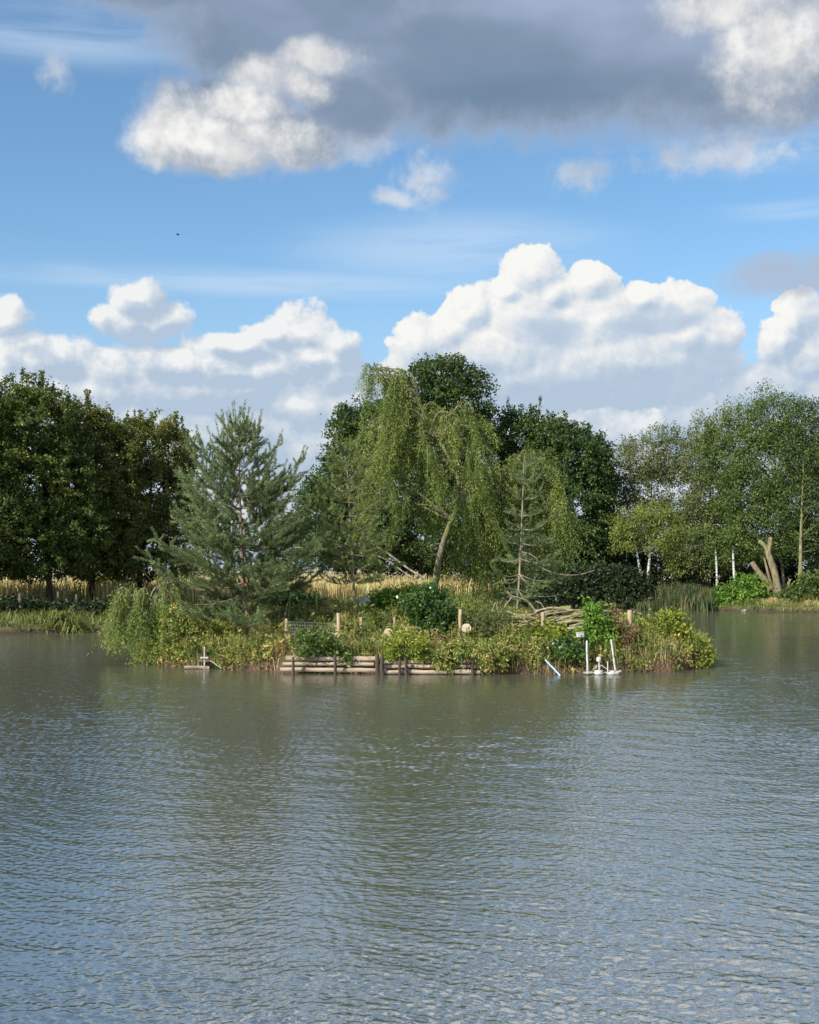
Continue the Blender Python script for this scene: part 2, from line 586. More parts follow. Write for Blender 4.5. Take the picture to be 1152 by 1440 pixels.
def paint_mat(name, c, rough=0.45, dirt=(0.35, 0.34, 0.28), amount=0.4):
    m, T = new_mat(name)
    n = T.noise(pos(T), 7.0, 5.0, 0.65)
    out(T, principled(T, T.mix(T.step(n, 0.45, 0.75, 0, amount), c, dirt), rough, 0.4))
    return m


G_LIME = [(0.0, (0.022, 0.036, 0.010)), (0.5, (0.046, 0.072, 0.017)), (0.85, (0.084, 0.104, 0.022)), (1.0, (0.15, 0.13, 0.03))]
M = {}
M['lime'] = leaf_mat('lime leaves', G_LIME)
M['dark'] = leaf_mat('dark broad leaves', [(0.0, (0.014, 0.030, 0.010)), (0.5, (0.030, 0.056, 0.016)), (1.0, (0.066, 0.090, 0.022))], 0.22)
M['lime2'] = leaf_mat('yellowing lime leaves', [(0.0, (0.024, 0.036, 0.010)), (0.5, (0.058, 0.074, 0.017)), (0.85, (0.105, 0.108, 0.024)), (1.0, (0.16, 0.12, 0.03))])
M['lime3'] = leaf_mat('browning small leaves', [(0.0, (0.028, 0.040, 0.014)), (0.5, (0.068, 0.084, 0.026)), (0.85, (0.115, 0.118, 0.038)), (1.0, (0.15, 0.12, 0.045))])
M['ash2'] = leaf_mat('olive ash leaves', [(0.0, (0.022, 0.042, 0.012)), (0.5, (0.046, 0.078, 0.020)), (1.0, (0.10, 0.12, 0.034))], 0.26)
M['ash3'] = leaf_mat('dark ash leaves', [(0.0, (0.018, 0.034, 0.012)), (0.5, (0.036, 0.062, 0.018)), (1.0, (0.080, 0.10, 0.028))], 0.24)
M['shade_leaf'] = leaf_mat('shade darkened leaves', [(0.0, (0.006, 0.012, 0.006)), (0.5, (0.013, 0.024, 0.009)), (1.0, (0.030, 0.040, 0.014))], 0.12)  # leaf colour lowered to paint shade into the hedges
M['mid'] = leaf_mat('mid green leaves', [(0.0, (0.028, 0.052, 0.014)), (0.5, (0.056, 0.090, 0.024)), (1.0, (0.105, 0.128, 0.036))], 0.28)
M['grey'] = leaf_mat('grey green birch leaves', [(0.0, (0.036, 0.050, 0.020)), (0.5, (0.070, 0.088, 0.036)), (1.0, (0.120, 0.128, 0.056))], 0.25)
M['birchy'] = leaf_mat('yellowing birch leaves', [(0.0, (0.042, 0.066, 0.016)), (0.5, (0.084, 0.112, 0.026)), (1.0, (0.15, 0.16, 0.04))], 0.32)
M['willow'] = leaf_mat('willow leaves', [(0.0, (0.044, 0.076, 0.016)), (0.5, (0.090, 0.130, 0.028)), (1.0, (0.18, 0.20, 0.06))], 0.30)
M['willowg'] = leaf_mat('blue green willow leaves', [(0.0, (0.044, 0.068, 0.024)), (0.5, (0.092, 0.120, 0.040)), (1.0, (0.17, 0.18, 0.07))], 0.28)
M['pine'] = leaf_mat('blue green needles', [(0.0, (0.038, 0.062, 0.030)), (0.5, (0.080, 0.112, 0.054)), (1.0, (0.155, 0.18, 0.085))], 0.12, 0.55, 0.3)
M['pine2'] = leaf_mat('pale green needles', [(0.0, (0.050, 0.076, 0.030)), (0.5, (0.100, 0.130, 0.050)), (1.0, (0.18, 0.19, 0.07))], 0.14, 0.55, 0.3)
M['weed'] = leaf_mat('weed leaves', [(0.0, (0.026, 0.048, 0.012)), (0.30, (0.066, 0.100, 0.022)), (0.54, (0.15, 0.170, 0.046)), (0.74, (0.29, 0.255, 0.115)), (0.90, (0.20, 0.140, 0.075)), (1.0, (0.10, 0.055, 0.035))], 0.28, 0.55, 0.3, 0.8, 0.7)
M['bright'] = leaf_mat('fresh green leaves', [(0.0, (0.038, 0.085, 0.014)), (0.5, (0.078, 0.150, 0.024)), (1.0, (0.16, 0.22, 0.045))], 0.3)
M['laurel'] = leaf_mat('glossy dark leaves', [(0.0, (0.014, 0.036, 0.010)), (0.5, (0.034, 0.072, 0.018)), (1.0, (0.085, 0.130, 0.030))], 0.2, 0.32, 0.5)
M['yellowish'] = leaf_mat('yellow green leaves', [(0.0, (0.050, 0.085, 0.014)), (0.5, (0.125, 0.155, 0.026)), (1.0, (0.28, 0.25, 0.06))], 0.3)
M['rust'] = leaf_mat('rusty dead leaves', [(0.0, (0.045, 0.034, 0.018)), (0.5, (0.105, 0.075, 0.042)), (1.0, (0.22, 0.17, 0.09))], 0.15)
M['root'] = leaf_mat('wet roots', [(0.0, (0.02, 0.013, 0.009)), (0.5, (0.055, 0.035, 0.024)), (1.0, (0.12, 0.085, 0.055))], 0.05)
M['straw'] = leaf_mat('dry grass', [(0.0, (0.17, 0.12, 0.06)), (0.5, (0.35, 0.28, 0.15)), (1.0, (0.50, 0.43, 0.26))], 0.2, 0.7, 0.2)
M['grass'] = leaf_mat('bank grass', [(0.0, (0.030, 0.050, 0.012)), (0.5, (0.070, 0.092, 0.024)), (1.0, (0.17, 0.16, 0.06))], 0.22)
M['reed'] = leaf_mat('reed blades', [(0.0, (0.018, 0.030, 0.012)), (0.7, (0.038, 0.056, 0.022)), (1.0, (0.11, 0.10, 0.05))], 0.2)
M['bark'] = bark_mat('grey brown bark', (0.035, 0.028, 0.020), (0.10, 0.085, 0.062))
M['barkwillow'] = bark_mat('mossy willow bark', (0.11, 0.10, 0.055), (0.25, 0.23, 0.14), 5.0, 0.3, (0.15, 0.16, 0.05))
M['barkpale'] = bark_mat('pale dry bark', (0.16, 0.13, 0.09), (0.36, 0.31, 0.23))
M['barkpine'] = bark_mat('pine bark', (0.11, 0.075, 0.05), (0.26, 0.19, 0.13))
M['barkmoss'] = bark_mat('mossy felled log bark', (0.16, 0.13, 0.08), (0.34, 0.28, 0.18), 5.0, 0.6, (0.19, 0.19, 0.06))
M['pollard'] = bark_mat('pollard bark', (0.13, 0.10, 0.06), (0.30, 0.25, 0.16), 6.0, 0.2, (0.20, 0.19, 0.07))
M['birch'] = birch_mat('birch bark')
M['post'] = wood_mat('peeled post wood', (0.34, 0.25, 0.15), (0.56, 0.44, 0.28))
M['oldpost'] = wood_mat('weathered grey post', (0.09, 0.075, 0.055), (0.20, 0.17, 0.13))
M['rail'] = wood_mat('bleached revetment log', (0.15, 0.115, 0.080), (0.43, 0.34, 0.25), 11.0, (0.1, 1, 1))
M['stake'] = wood_mat('dark wet stake', (0.035, 0.028, 0.020), (0.10, 0.08, 0.055))
M['sawn'] = wood_mat('fresh sawn wood', (0.46, 0.36, 0.23), (0.66, 0.56, 0.40), 9.0, (1, 1, 1))
M['white'] = paint_mat('white plastic', (0.48, 0.48, 0.46), 0.5, (0.17, 0.17, 0.11), 0.9)
M['whiteold'] = paint_mat('weathered white paint', (0.38, 0.36, 0.30), 0.7, (0.12, 0.11, 0.075), 0.85)
M['blue'] = paint_mat('pale blue pipe', (0.30, 0.52, 0.66), 0.4, (0.5, 0.6, 0.65), 0.3)
M['yellow'] = paint_mat('yellow stake paint', (0.60, 0.50, 0.08))
M['red'] = paint_mat('dull red cloth', (0.20, 0.015, 0.02), 0.8, (0.10, 0.01, 0.015), 0.5)
M['wire'] = paint_mat('galvanised wire', (0.22, 0.22, 0.22), 0.5, (0.2, 0.2, 0.2), 0.4)
M['black'] = paint_mat('black rubber', (0.012, 0.012, 0.012), 0.6, (0.03, 0.03, 0.03), 0.4)
M['stone'] = bark_mat('pale stone', (0.42, 0.38, 0.30), (0.60, 0.56, 0.46), 5.0, 1.0)
M['rock'] = bark_mat('grey bank stone', (0.13, 0.12, 0.10), (0.32, 0.29, 0.25), 4.0, 1.0)


# ------------------------------------------------------------------ ground sheet with the pond basin
def far_shore(x):
    return np.interp(x, [-60, -34, -24, -18, -14, -9, -4, 2, 10, 20, 26, 34, 60], [52, 53, 54, 56, 58.5, 66, 78, 86, 88.5, 88, 83.5, 80, 70])


def wav(x, y, s=1.0, k=0):
    return (np.sin(x * 0.9 * s + 1.3 * np.sin(y * 0.7 * s + k)) + np.sin(y * 1.3 * s + 1.1 * np.sin(x * 0.5 * s + 2 + k)) + np.sin((x + y) * 2.3 * s + k)) / 3


def land_dist(x, y):
    """metres past the shore line (negative in the pond)"""
    d = np.maximum(y - far_shore(x), np.abs(x - 2) - 46)
    d = np.maximum(d, 3.2 - y)
    return d + 0.35 * wav(x, y, 0.9)


def ground_z(x, y):
    d = land_dist(x, y)
    z = -0.9 + 1.35 * np.clip((d + 0.9) / 1.2, 0, 1)
    z = z + 0.45 * np.clip((d - 0.3) / 6, 0, 1) + 0.4 * np.clip((d - 8) / 60, 0, 1)
    z = z + 0.75 * np.clip((3.0 - y) / 1.5, 0, 1)
    return z + 0.05 * wav(x, y, 2.0) * np.clip(d, 0, 1)


def axis(lo, hi, step, far):
    a = list(np.arange(lo, hi + 1e-6, step))
    g = step
    while a[-1] < far:
        g *= 1.35
        a.append(a[-1] + g)
    g = step
    pre = []
    x = lo
    while x > -far:
        g *= 1.35
        x -= g
        pre.append(x)
    return np.array(pre[::-1] + a)


def grid_obj(name, xs, ys, zf, mat, kind='structure'):
    X_, Y_ = np.meshgrid(xs, ys)
    Z_ = zf(X_, Y_)
    v = np.stack([X_, Y_, Z_], -1).reshape(-1, 3)
    nx, ny = len(xs), len(ys)
    i = np.arange(ny - 1)[:, None] * nx
    j = np.arange(nx - 1)[None]
    q = np.stack([i + j, i + j + 1, i + nx + j + 1, i + nx + j], -1).reshape(-1, 4)
    o = MB().add(v, q, 0.5, True).build(name, mat)
    return tag(o, kind=kind)


m, T = new_mat('meadow ground')
p = pos(T)
n1 = T.noise(p, 0.35, 5.0, 0.6)
n2 = T.noise(p, 6.0, 4.0, 0.6)
sp = T.n('ShaderNodeSeparateXYZ')
T.put(sp.inputs[0], p)
c = T.mix(T.step(n1, 0.35, 0.65), (0.055, 0.075, 0.020), (0.15, 0.13, 0.05))
c = T.mix(T.step(n2, 0.45, 0.75), c, (0.10, 0.075, 0.045))
far = T.step(T.m('ADD', sp.outputs[1], T.m('MULTIPLY', n1, 8.0)), 72.0, 84.0)
left = T.step(sp.outputs[0], 4.0, -2.0)
far = T.m('MAXIMUM', T.m('MULTIPLY', far, left), T.step(sp.outputs[1], 125.0, 150.0))
c = T.mix(far, c, T.mix(n2, (0.30, 0.25, 0.14), (0.44, 0.37, 0.22)))
c = T.mix(T.step(sp.outputs[2], 0.30, 0.05), c, (0.055, 0.042, 0.028))
out(T, principled(T, c, 0.9, 0.15, n2, 0.6, 0.06))
grid_obj('ground', axis(-60, 60, 0.8, 6000), axis(-12, 130, 0.7, 6000), ground_z, m)

# ------------------------------------------------------------------ island
IS_F = ([-9.4, -8.6, -7.8, -5.6, -3.6, -0.7, 2.0, 4.0, 5.0, 6.0, 7.6, 9.0, 9.8], [42.0, 39.6, 37.9, 36.3, 35.3, 34.7, 34.5, 34.7, 35.0, 35.2, 35.4, 36.8, 39.5])
IS_B = ([-9.4, -7.0, -3.0, 2.0, 6.0, 8.5, 9.8], [42.5, 46.0, 48.5, 49.0, 46.5, 42.5, 40.0])


def island_in(x, y):
    f = np.interp(x, *IS_F)
    bk = np.interp(x, *IS_B)
    return np.minimum(np.minimum(y - f, bk - y), np.minimum(x + 9.4, 9.8 - x)) + 0.10 * wav(x, y, 2.6)


def island_z(x, y):
    d = island_in(x, y)
    z = -0.7 + 1.05 * np.clip((d + 0.25) / 0.55, 0, 1) + 0.45 * np.clip((d - 0.3) / 2.6, 0, 1) + 0.40 * np.clip((d - 2.0) / 3, 0, 1)
    return z + 0.04 * wav(x, y, 4.0) * np.clip(d * 2, 0, 1)


# ------------------------------------------------------------------ pond water: one sheet of real ripples, finer where the viewer is nearer
def vnoise(x, y, k=0):
    return 0.5 + 0.25 * (np.sin(x * 1.0 + 1.7 * np.sin(y * 0.61 + k)) + np.sin(y * 1.13 + 1.9 * np.sin(x * 0.57 + 2.1 * k + 1)))


def ripple_gain(x, y):
    """how strongly the wind roughens the water: lanes across the pond, calm in the lee of the island and of the far trees"""
    lane = vnoise(x * 0.16 + 0.05 * y, y * 0.42, 1.3) * 0.6 + vnoise(x * 0.33, y * 0.9, 4.0) * 0.4
    g = 0.72 + 0.62 * lane
    edge = np.interp(x, *IS_F) + 0.8 * wav(x, y, 0.8)
    lee = np.clip((y - edge + 5.0) / 4.0, 0, 1) * np.clip((11.0 - np.abs(x - 0.3) + 1.2 * wav(x, y, 0.6)) / 3.0, 0, 1)
    far = np.clip((y - 44) / 14, 0, 1) * (1 - np.clip((lane - 0.55) / 0.15, 0, 1))
    return g * (1 - 0.72 * lee) * (1 - 0.72 * far)


def water_sheet():
    rg = np.random.default_rng(3)
    ys = [1.2]
    while ys[-1] < 94:
        y = ys[-1]
        ys.append(y + (0.10 if y < 6.8 else float(np.interp(y, [7, 34, 60, 94], [0.017, 0.032, 0.09, 0.18]))))
    ys = np.array(ys)
    u = list(np.linspace(-0.56, 0.56, 1240))
    g = u[1] - u[0]
    while u[-1] < 7:
        g *= 1.4
        u.append(u[-1] + g)
        u.insert(0, u[0] - g)
    u = np.array(u)
    X_ = (u[None] * ys[:, None]).astype(np.float32)
    Y_ = np.broadcast_to(ys[:, None], X_.shape).astype(np.float32)
    gx = np.gradient(u)[None] * ys[:, None]
    gy = np.broadcast_to(np.gradient(ys)[:, None], X_.shape)
    gap = np.maximum(gx, gy * 0.8).astype(np.float32)
    Z_ = np.zeros_like(X_)
    # slowly bending coordinates keep the crests from running dead straight
    bx = X_ + 0.55 * np.sin(Y_ * 0.37 + 1.1) + 0.35 * np.sin(X_ * 0.53 + Y_ * 0.21)
    by = Y_ + 0.60 * np.sin(X_ * 0.31 + 0.4) + 0.30 * np.sin(X_ * 0.83 - Y_ * 0.17) + 0.16 * np.sin(X_ * 1.9 + Y_ * 0.6)
    lam = np.concatenate([np.exp(np.linspace(math.log(0.042), math.log(0.19), 90)), np.exp(np.linspace(math.log(0.3), math.log(1.2), 16))])
    N = len(lam)
    lam = lam * np.exp(rg.normal(0, 0.05, N))
    for i in range(N):
        th = math.radians(8) + rg.normal(0, 0.85 if lam[i] < 0.3 else 0.45)
        kx, ky = math.sin(th) * 2 * math.pi / lam[i], math.cos(th) * 2 * math.pi / lam[i]
        slope = 0.046 * float(np.interp(lam[i], [0.05, 0.09, 0.2, 0.4, 1.2], [0.9, 1.15, 1.0, 0.6, 0.4]))
        a = slope * lam[i] / (2 * math.pi)
        ph = kx * bx + ky * by + rg.uniform(0, 6.28)
        grp = 0.6 + 0.4 * np.sin(0.11 * kx * by - 0.09 * ky * bx + rg.uniform(0, 6.28))
        lod = np.clip((lam[i] / gap - 2.2) / 1.8, 0, 1)
        w = np.sin(ph)
        Z_ += a * (w + 0.22 * w * w) * lod * grp
    Z_ *= ripple_gain(X_, Y_) * 0.52
    v = np.stack([X_, Y_, Z_], -1).reshape(-1, 3)
    nx, ny = len(u), len(ys)
    i = np.arange(ny - 1)[:, None] * nx
    j = np.arange(nx - 1)[None]
    q = np.stack([i + j, i + j + 1, i + nx + j + 1, i + nx + j], -1).reshape(-1, 4)
    m, T = new_mat('pond water')
    p = pos(T)
    w1 = T.noise(T.vm('MULTIPLY', p, (0.8, 1.0, 0)), 16.0, 2.0, 0.5)
    sp = T.n('ShaderNodeSeparateXYZ')
    T.put(sp.inputs[0], p)
    b = T.n('ShaderNodeBsdfPrincipled')
    b.inputs['Base Color'].default_value = (0.084, 0.086, 0.060, 1)
    b.inputs['Roughness'].default_value = 0.05
    b.inputs['IOR'].default_value = 6.0
    bp = T.n('ShaderNodeBump')
    bp.inputs['Strength'].default_value = 1.0
    bp.inputs['Distance'].default_value = 0.006
    T.put(bp.inputs['Height'], w1)
    T.put(b.inputs['Normal'], bp.outputs[0])
    out(T, b.outputs[0])
    tag(MB().add(v, q, 0.5, True).build('water', m), kind='structure')


water_sheet()

m, T = new_mat('island earth')
p = pos(T)
n1 = T.noise(p, 1.2, 5.0, 0.6)
n2 = T.noise(p, 9.0, 4.0, 0.6)
sp = T.n('ShaderNodeSeparateXYZ')
T.put(sp.inputs[0], p)
c = T.mix(T.step(n1, 0.35, 0.65), (0.075, 0.095, 0.026), (0.17, 0.15, 0.06))
c = T.mix(T.step(n2, 0.48, 0.7), c, (0.12, 0.085, 0.05))
c = T.mix(T.step(sp.outputs[2], 0.42, 0.22), c, T.mix(n2, (0.075, 0.045, 0.028), (0.20, 0.13, 0.085)))
out(T, principled(T, c, 0.9, 0.15, n2, 0.8, 0.06))
grid_obj('terrain', np.arange(-9.6, 10.01, 0.16), np.arange(34.0, 49.6, 0.16), island_z, m)

# ------------------------------------------------------------------ trees
def unit(n, rg):
    d = rg.normal(size=(n, 3))
    return d / np.linalg.norm(d, axis=1, keepdims=True)


def ell(px, py, rx, ry, Y, deep=1.0):
    c = P(px, py, Y)
    k = Y / FOC
    return (c.x, c.y, c.z, rx * k, rx * k * deep, ry * k)


def gz(x, y):
    a = float(island_in(x, y))
    return float(island_z(np.array(x), np.array(y))) if a > -0.3 else float(ground_z(np.array(x), np.array(y)))


def clump_points(ells, n, rg, inner=0.62, rough=0.16):
    E = np.array(ells)
    w = (E[:, 3] * E[:, 5]) ** 0.9
    k = rg.choice(len(E), n, p=w / w.sum())
    d = unit(n, rg)
    r = rg.uniform(inner ** 3, 1.0, n) ** (1 / 3)
    lum = np.sin(d[:, 0] * 5 + k * 1.7) * np.sin(d[:, 1] * 4.3 + k) * np.sin(d[:, 2] * 5.3 + k * 0.6)
    r = r * (1 + rough * lum + rg.normal(0, 0.05, n))
    c = E[k, :3] + d * r[:, None] * E[k, 3:]
    # drop clumps deep inside a neighbour
    keep = np.ones(n, bool)
    for i in range(len(E)):
        q = np.linalg.norm((c - E[i, :3]) / E[i, 3:], axis=1)
        keep &= ~((q < 0.5) & (k != i) & (rg.uniform(size=n) < 0.7))
    return c[keep], d[keep], k[keep]


def leaf_clumps(mb, c, d, rg, per, rad, L, Wd, droop=0.25, flat=0.6, sprig=0.0, up=0.0, spread=0.28):
    n = len(c)
    tone = rg.normal(0.45, 0.16, n)
    cc = np.repeat(c, per, 0)
    dd = np.repeat(d, per, 0)
    m_ = len(cc)
    # each clump is a spray of short twigs: leaves scatter along a few directions
    tw = np.repeat(unit(n * 4, rg).reshape(n, 4, 3), 1, 0)
    tw = tw + d[:, None] * 0.7 + np.array([0, 0, up])
    pick = rg.integers(0, 4, m_)
    tdir = tw[np.repeat(np.arange(n), per), pick]
    t = rg.uniform(0, 1, m_) ** 0.7
    off = tdir * (t * rad)[:, None] + rg.normal(0, rad * spread, (m_, 3))
    off[:, 2] *= flat
    if sprig:
        e = rg.uniform(size=n) < sprig
        em = np.repeat(e, per)
        off[em] = np.array([0, 0, 1]) * (t[em] * rad * 2.6)[:, None] + rg.normal(0, rad * 0.10, (em.sum(), 3))
    q = cc + off
    ax = unit(m_, rg) * 0.8 + dd * 0.35 + np.array([0, 0, -droop])
    nn = unit(m_, rg) + np.array([0, 0, 0.7]) + dd * 0.3
    rr = np.clip(np.repeat(tone, per) + rg.normal(0, 0.13, m_), 0, 1)
    s = rg.uniform(0.65, 1.25, m_)
    mb.leaves(q, ax, nn, L * s, Wd * s, rr)


def limbs(mb, path, rad, targets, rg, r0, sides=5, sag=0.15, frm=0.25, wob=0.06):
    """branches from a trunk path out to target points"""
    path = np.array([tuple(p) for p in path])
    rad = np.broadcast_to(rad, (len(path),))
    for tg in targets:
        tg = np.array(tg)
        lo = int(len(path) * frm)
        cand = path[lo:]
        h = np.linalg.norm(cand - tg, axis=1) + np.maximum(0, cand[:, 2] - tg[2] + 0.3) * 2.0
        k = lo + int(np.argmin(h + rg.uniform(0, 0.3) * np.abs(h)))
        a = path[k]
        ln = np.linalg.norm(tg - a)
        mid = (a + tg) / 2 + np.array([0, 0, sag * ln]) + rg.normal(0, wob * ln, 3)
        pts = curve([a, mid, tg], 5)
        rr = min(rad[k] * 0.75, r0 * (0.5 + 0.12 * ln))
        mb.tube(pts, taper(len(pts), rr, 0.012 + 0.1 * rr), sides, cap=False)


def broad_tree(name, label, cat, base, trunks, ells, leafm, barkm, n, per, rad, L, Wd, seed, r0=0.2, n_limb=40, group=None, sprig=0.0, up=0.0, droop=0.25, inner=0.62, flat=0.7, limb_r=0.09, rough=0.16, frm=0.25):
    rg = np.random.default_rng(seed)
    root = empty(name, base, label, cat, group)
    tb, cb = MB(), MB()
    c, d, k = clump_points(ells, n, rg, inner, rough)
    big = [(e[0], e[1], e[2]) for e in ells]
    for ti, tr in enumerate(trunks):
        pts = curve(tr, 6)
        rr = taper(len(pts), r0 if np.isscalar(r0) else r0[ti], 0.03, 0.8)
        rr[0] *= 1.35
        tb.tube(pts, rr, 9, cap=True, lump=0.05)
        mine = [b for i, b in enumerate(big) if i % len(trunks) == ti]
        limbs(tb, pts, rr, mine, rg, limb_r * 1.5, 6, frm=frm)
        sel = rg.choice(len(c), min(n_limb, len(c)), replace=False)
        sel = [s for i, s in enumerate(sel) if i % len(trunks) == ti]
        limbs(tb, pts, rr, c[sel], rg, limb_r * 0.55, 4, frm=frm)
    leaf_clumps(cb, c, d, rg, per, rad, L, Wd, droop, flat, sprig, up)
    tb.build('trunk', barkm, root)
    cb.build('crown', leafm, root)
    return root


def trunk_px(pts, Y, dy=0.0):
    return [P(x, y, Y + dy * i) for i, (x, y) in enumerate(pts)]


# ---- the row of limes on the left bank
GL = 'round crowned trees along the left bank'
for (nm, lab, tpx, Y, es, sd) in [
    ('lime_tree', 'round broadleaf tree cut off by the left edge of the photo', [(-62, 868), (-60, 800), (-58, 690)], 62,
     [(-60, 640, 100, 110), (-20, 600, 46, 62), (-40, 730, 90, 80), (-100, 590, 70, 60), (2, 720, 44, 78), (-10, 770, 40, 40), (-30, 796, 60, 18)], 11),
    ('lime_tree', 'tallest tree of the left bank, with a pointed top over a straight dark trunk', [(68, 868), (69, 830), (68, 780), (62, 690), (50, 600)], 64,
     [(48, 610, 62, 68), (34, 570, 30, 40), (70, 590, 34, 40), (40, 680, 92, 72), (90, 670, 42, 64), (30, 750, 84, 56), (98, 745, 52, 52), (60, 786, 66, 30), (5, 640, 40, 60), (40, 800, 40, 12)], 12),
    ('lime_tree', 'broad tree with a dark forking trunk, second from the pine among the left bank trees', [(131, 866), (129, 830), (132, 780), (130, 690), (125, 620)], 67,
     [(126, 618, 46, 48), (116, 600, 30, 34), (148, 660, 50, 62), (110, 690, 50, 70), (150, 730, 56, 62), (120, 765, 60, 44), (98, 630, 30, 44), (135, 794, 60, 22)], 13),
    ('lime_tree', 'bushy topped tree with upright twigs close behind the big pine', [(197, 866), (196, 830), (200, 780), (212, 690), (214, 640)], 70,
     [(214, 640, 54, 52), (192, 628, 36, 40), (242, 640, 32, 46), (220, 700, 56, 64), (180, 700, 40, 60), (200, 760, 66, 56), (250, 750, 50, 60), (170, 770, 36, 36), (210, 796, 76, 26), (262, 690, 18, 60)], 14)]:
    b = P(*tpx[0], Y)
    tr = [Vector((b.x, b.y, gz(b.x, b.y) - 0.1))] + trunk_px(tpx[1:], Y)
    broad_tree(nm, lab, 'tree', tr[0], [tr], [ell(*e, Y, 1.0) for e in es], M[{13: 'lime2', 14: 'lime3'}.get(sd, 'lime')], M['bark'], 1700, 54, 0.36, 0.140, 0.110, sd, 0.24,
               44, GL, rough=0.07, inner=0.55, sprig=0.16 if sd == 14 else 0.08, up=0.3)

# ---- the dark trees behind the island
ces = [(622, 548, 56, 44), (650, 570, 46, 40), (590, 560, 46, 40), (620, 525, 28, 26), (530, 610, 64, 46), (505, 600, 34, 26), (500, 655, 46, 44), (600, 620, 80, 60), (660, 630, 44, 56),
       (560, 680, 90, 60), (480, 690, 46, 36), (640, 700, 60, 60), (452, 692, 22, 18), (520, 740, 70, 44), (600, 750, 70, 46)]
Yc = 98
trs = []
for q in ([(590, 848), (592, 800), (604, 720), (618, 560)], [(584, 848), (574, 790), (545, 700), (520, 630)], [(598, 848), (612, 790), (640, 700), (655, 600)]):
    b = P(*q[0], Yc)
    trs.append([Vector((b.x, b.y, gz(b.x, b.y) - 0.1))] + trunk_px(q[1:], Yc))
broad_tree('broadleaf_tree', 'tallest dark green tree, many stemmed, rising behind the weeping willow', 'tree', trs[0][0], trs, [ell(*e, Yc, 0.9) for e in ces],
           M['dark'], M['bark'], 2900, 54, 0.60, 0.215, 0.155, 21, 0.30, 90, limb_r=0.13, rough=0.2)
GD = 'dark trees on the far bank right of the willow'
for lab, tpx, Y, es, sd in [
    ('dark tree directly right of the tallest tree, its top half hidden by willow strands', [(742, 852), (742, 800), (744, 680)], 101, [(738, 620, 50, 36), (720, 610, 34, 30), (765, 618, 40, 30), (745, 680, 60, 60), (745, 760, 62, 60), (720, 700, 40, 50), (750, 820, 60, 36)], 22),
    ('dense dark tree with a rounded top between the willow and the pale birches', [(806, 854), (806, 800), (806, 680)], 98, [(800, 650, 46, 44), (785, 630, 32, 34), (820, 640, 30, 34), (830, 680, 30, 40), (808, 720, 54, 60), (800, 790, 56, 50), (835, 760, 28, 56), (815, 836, 50, 26)], 23),
    ('small dark tree with a thin pointed tip beside the grey birches', [(846, 855), (846, 800), (845, 700)], 100, [(845, 690, 20, 44), (846, 650, 7, 26), (848, 760, 30, 50), (850, 820, 38, 36)], 24)]:
    b = P(*tpx[0], Y)
    tr = [Vector((b.x, b.y, gz(b.x, b.y) - 0.1))] + trunk_px(tpx[1:], Y)
    broad_tree('broadleaf_tree', lab, 'tree', tr[0], [tr], [ell(*e, Y, 1.0) for e in es], M['dark'], M['bark'], 1150 if sd < 24 else 420, 52, 0.55, 0.215, 0.155, sd, 0.22, 40, GD, up=0.25, sprig=0.06)

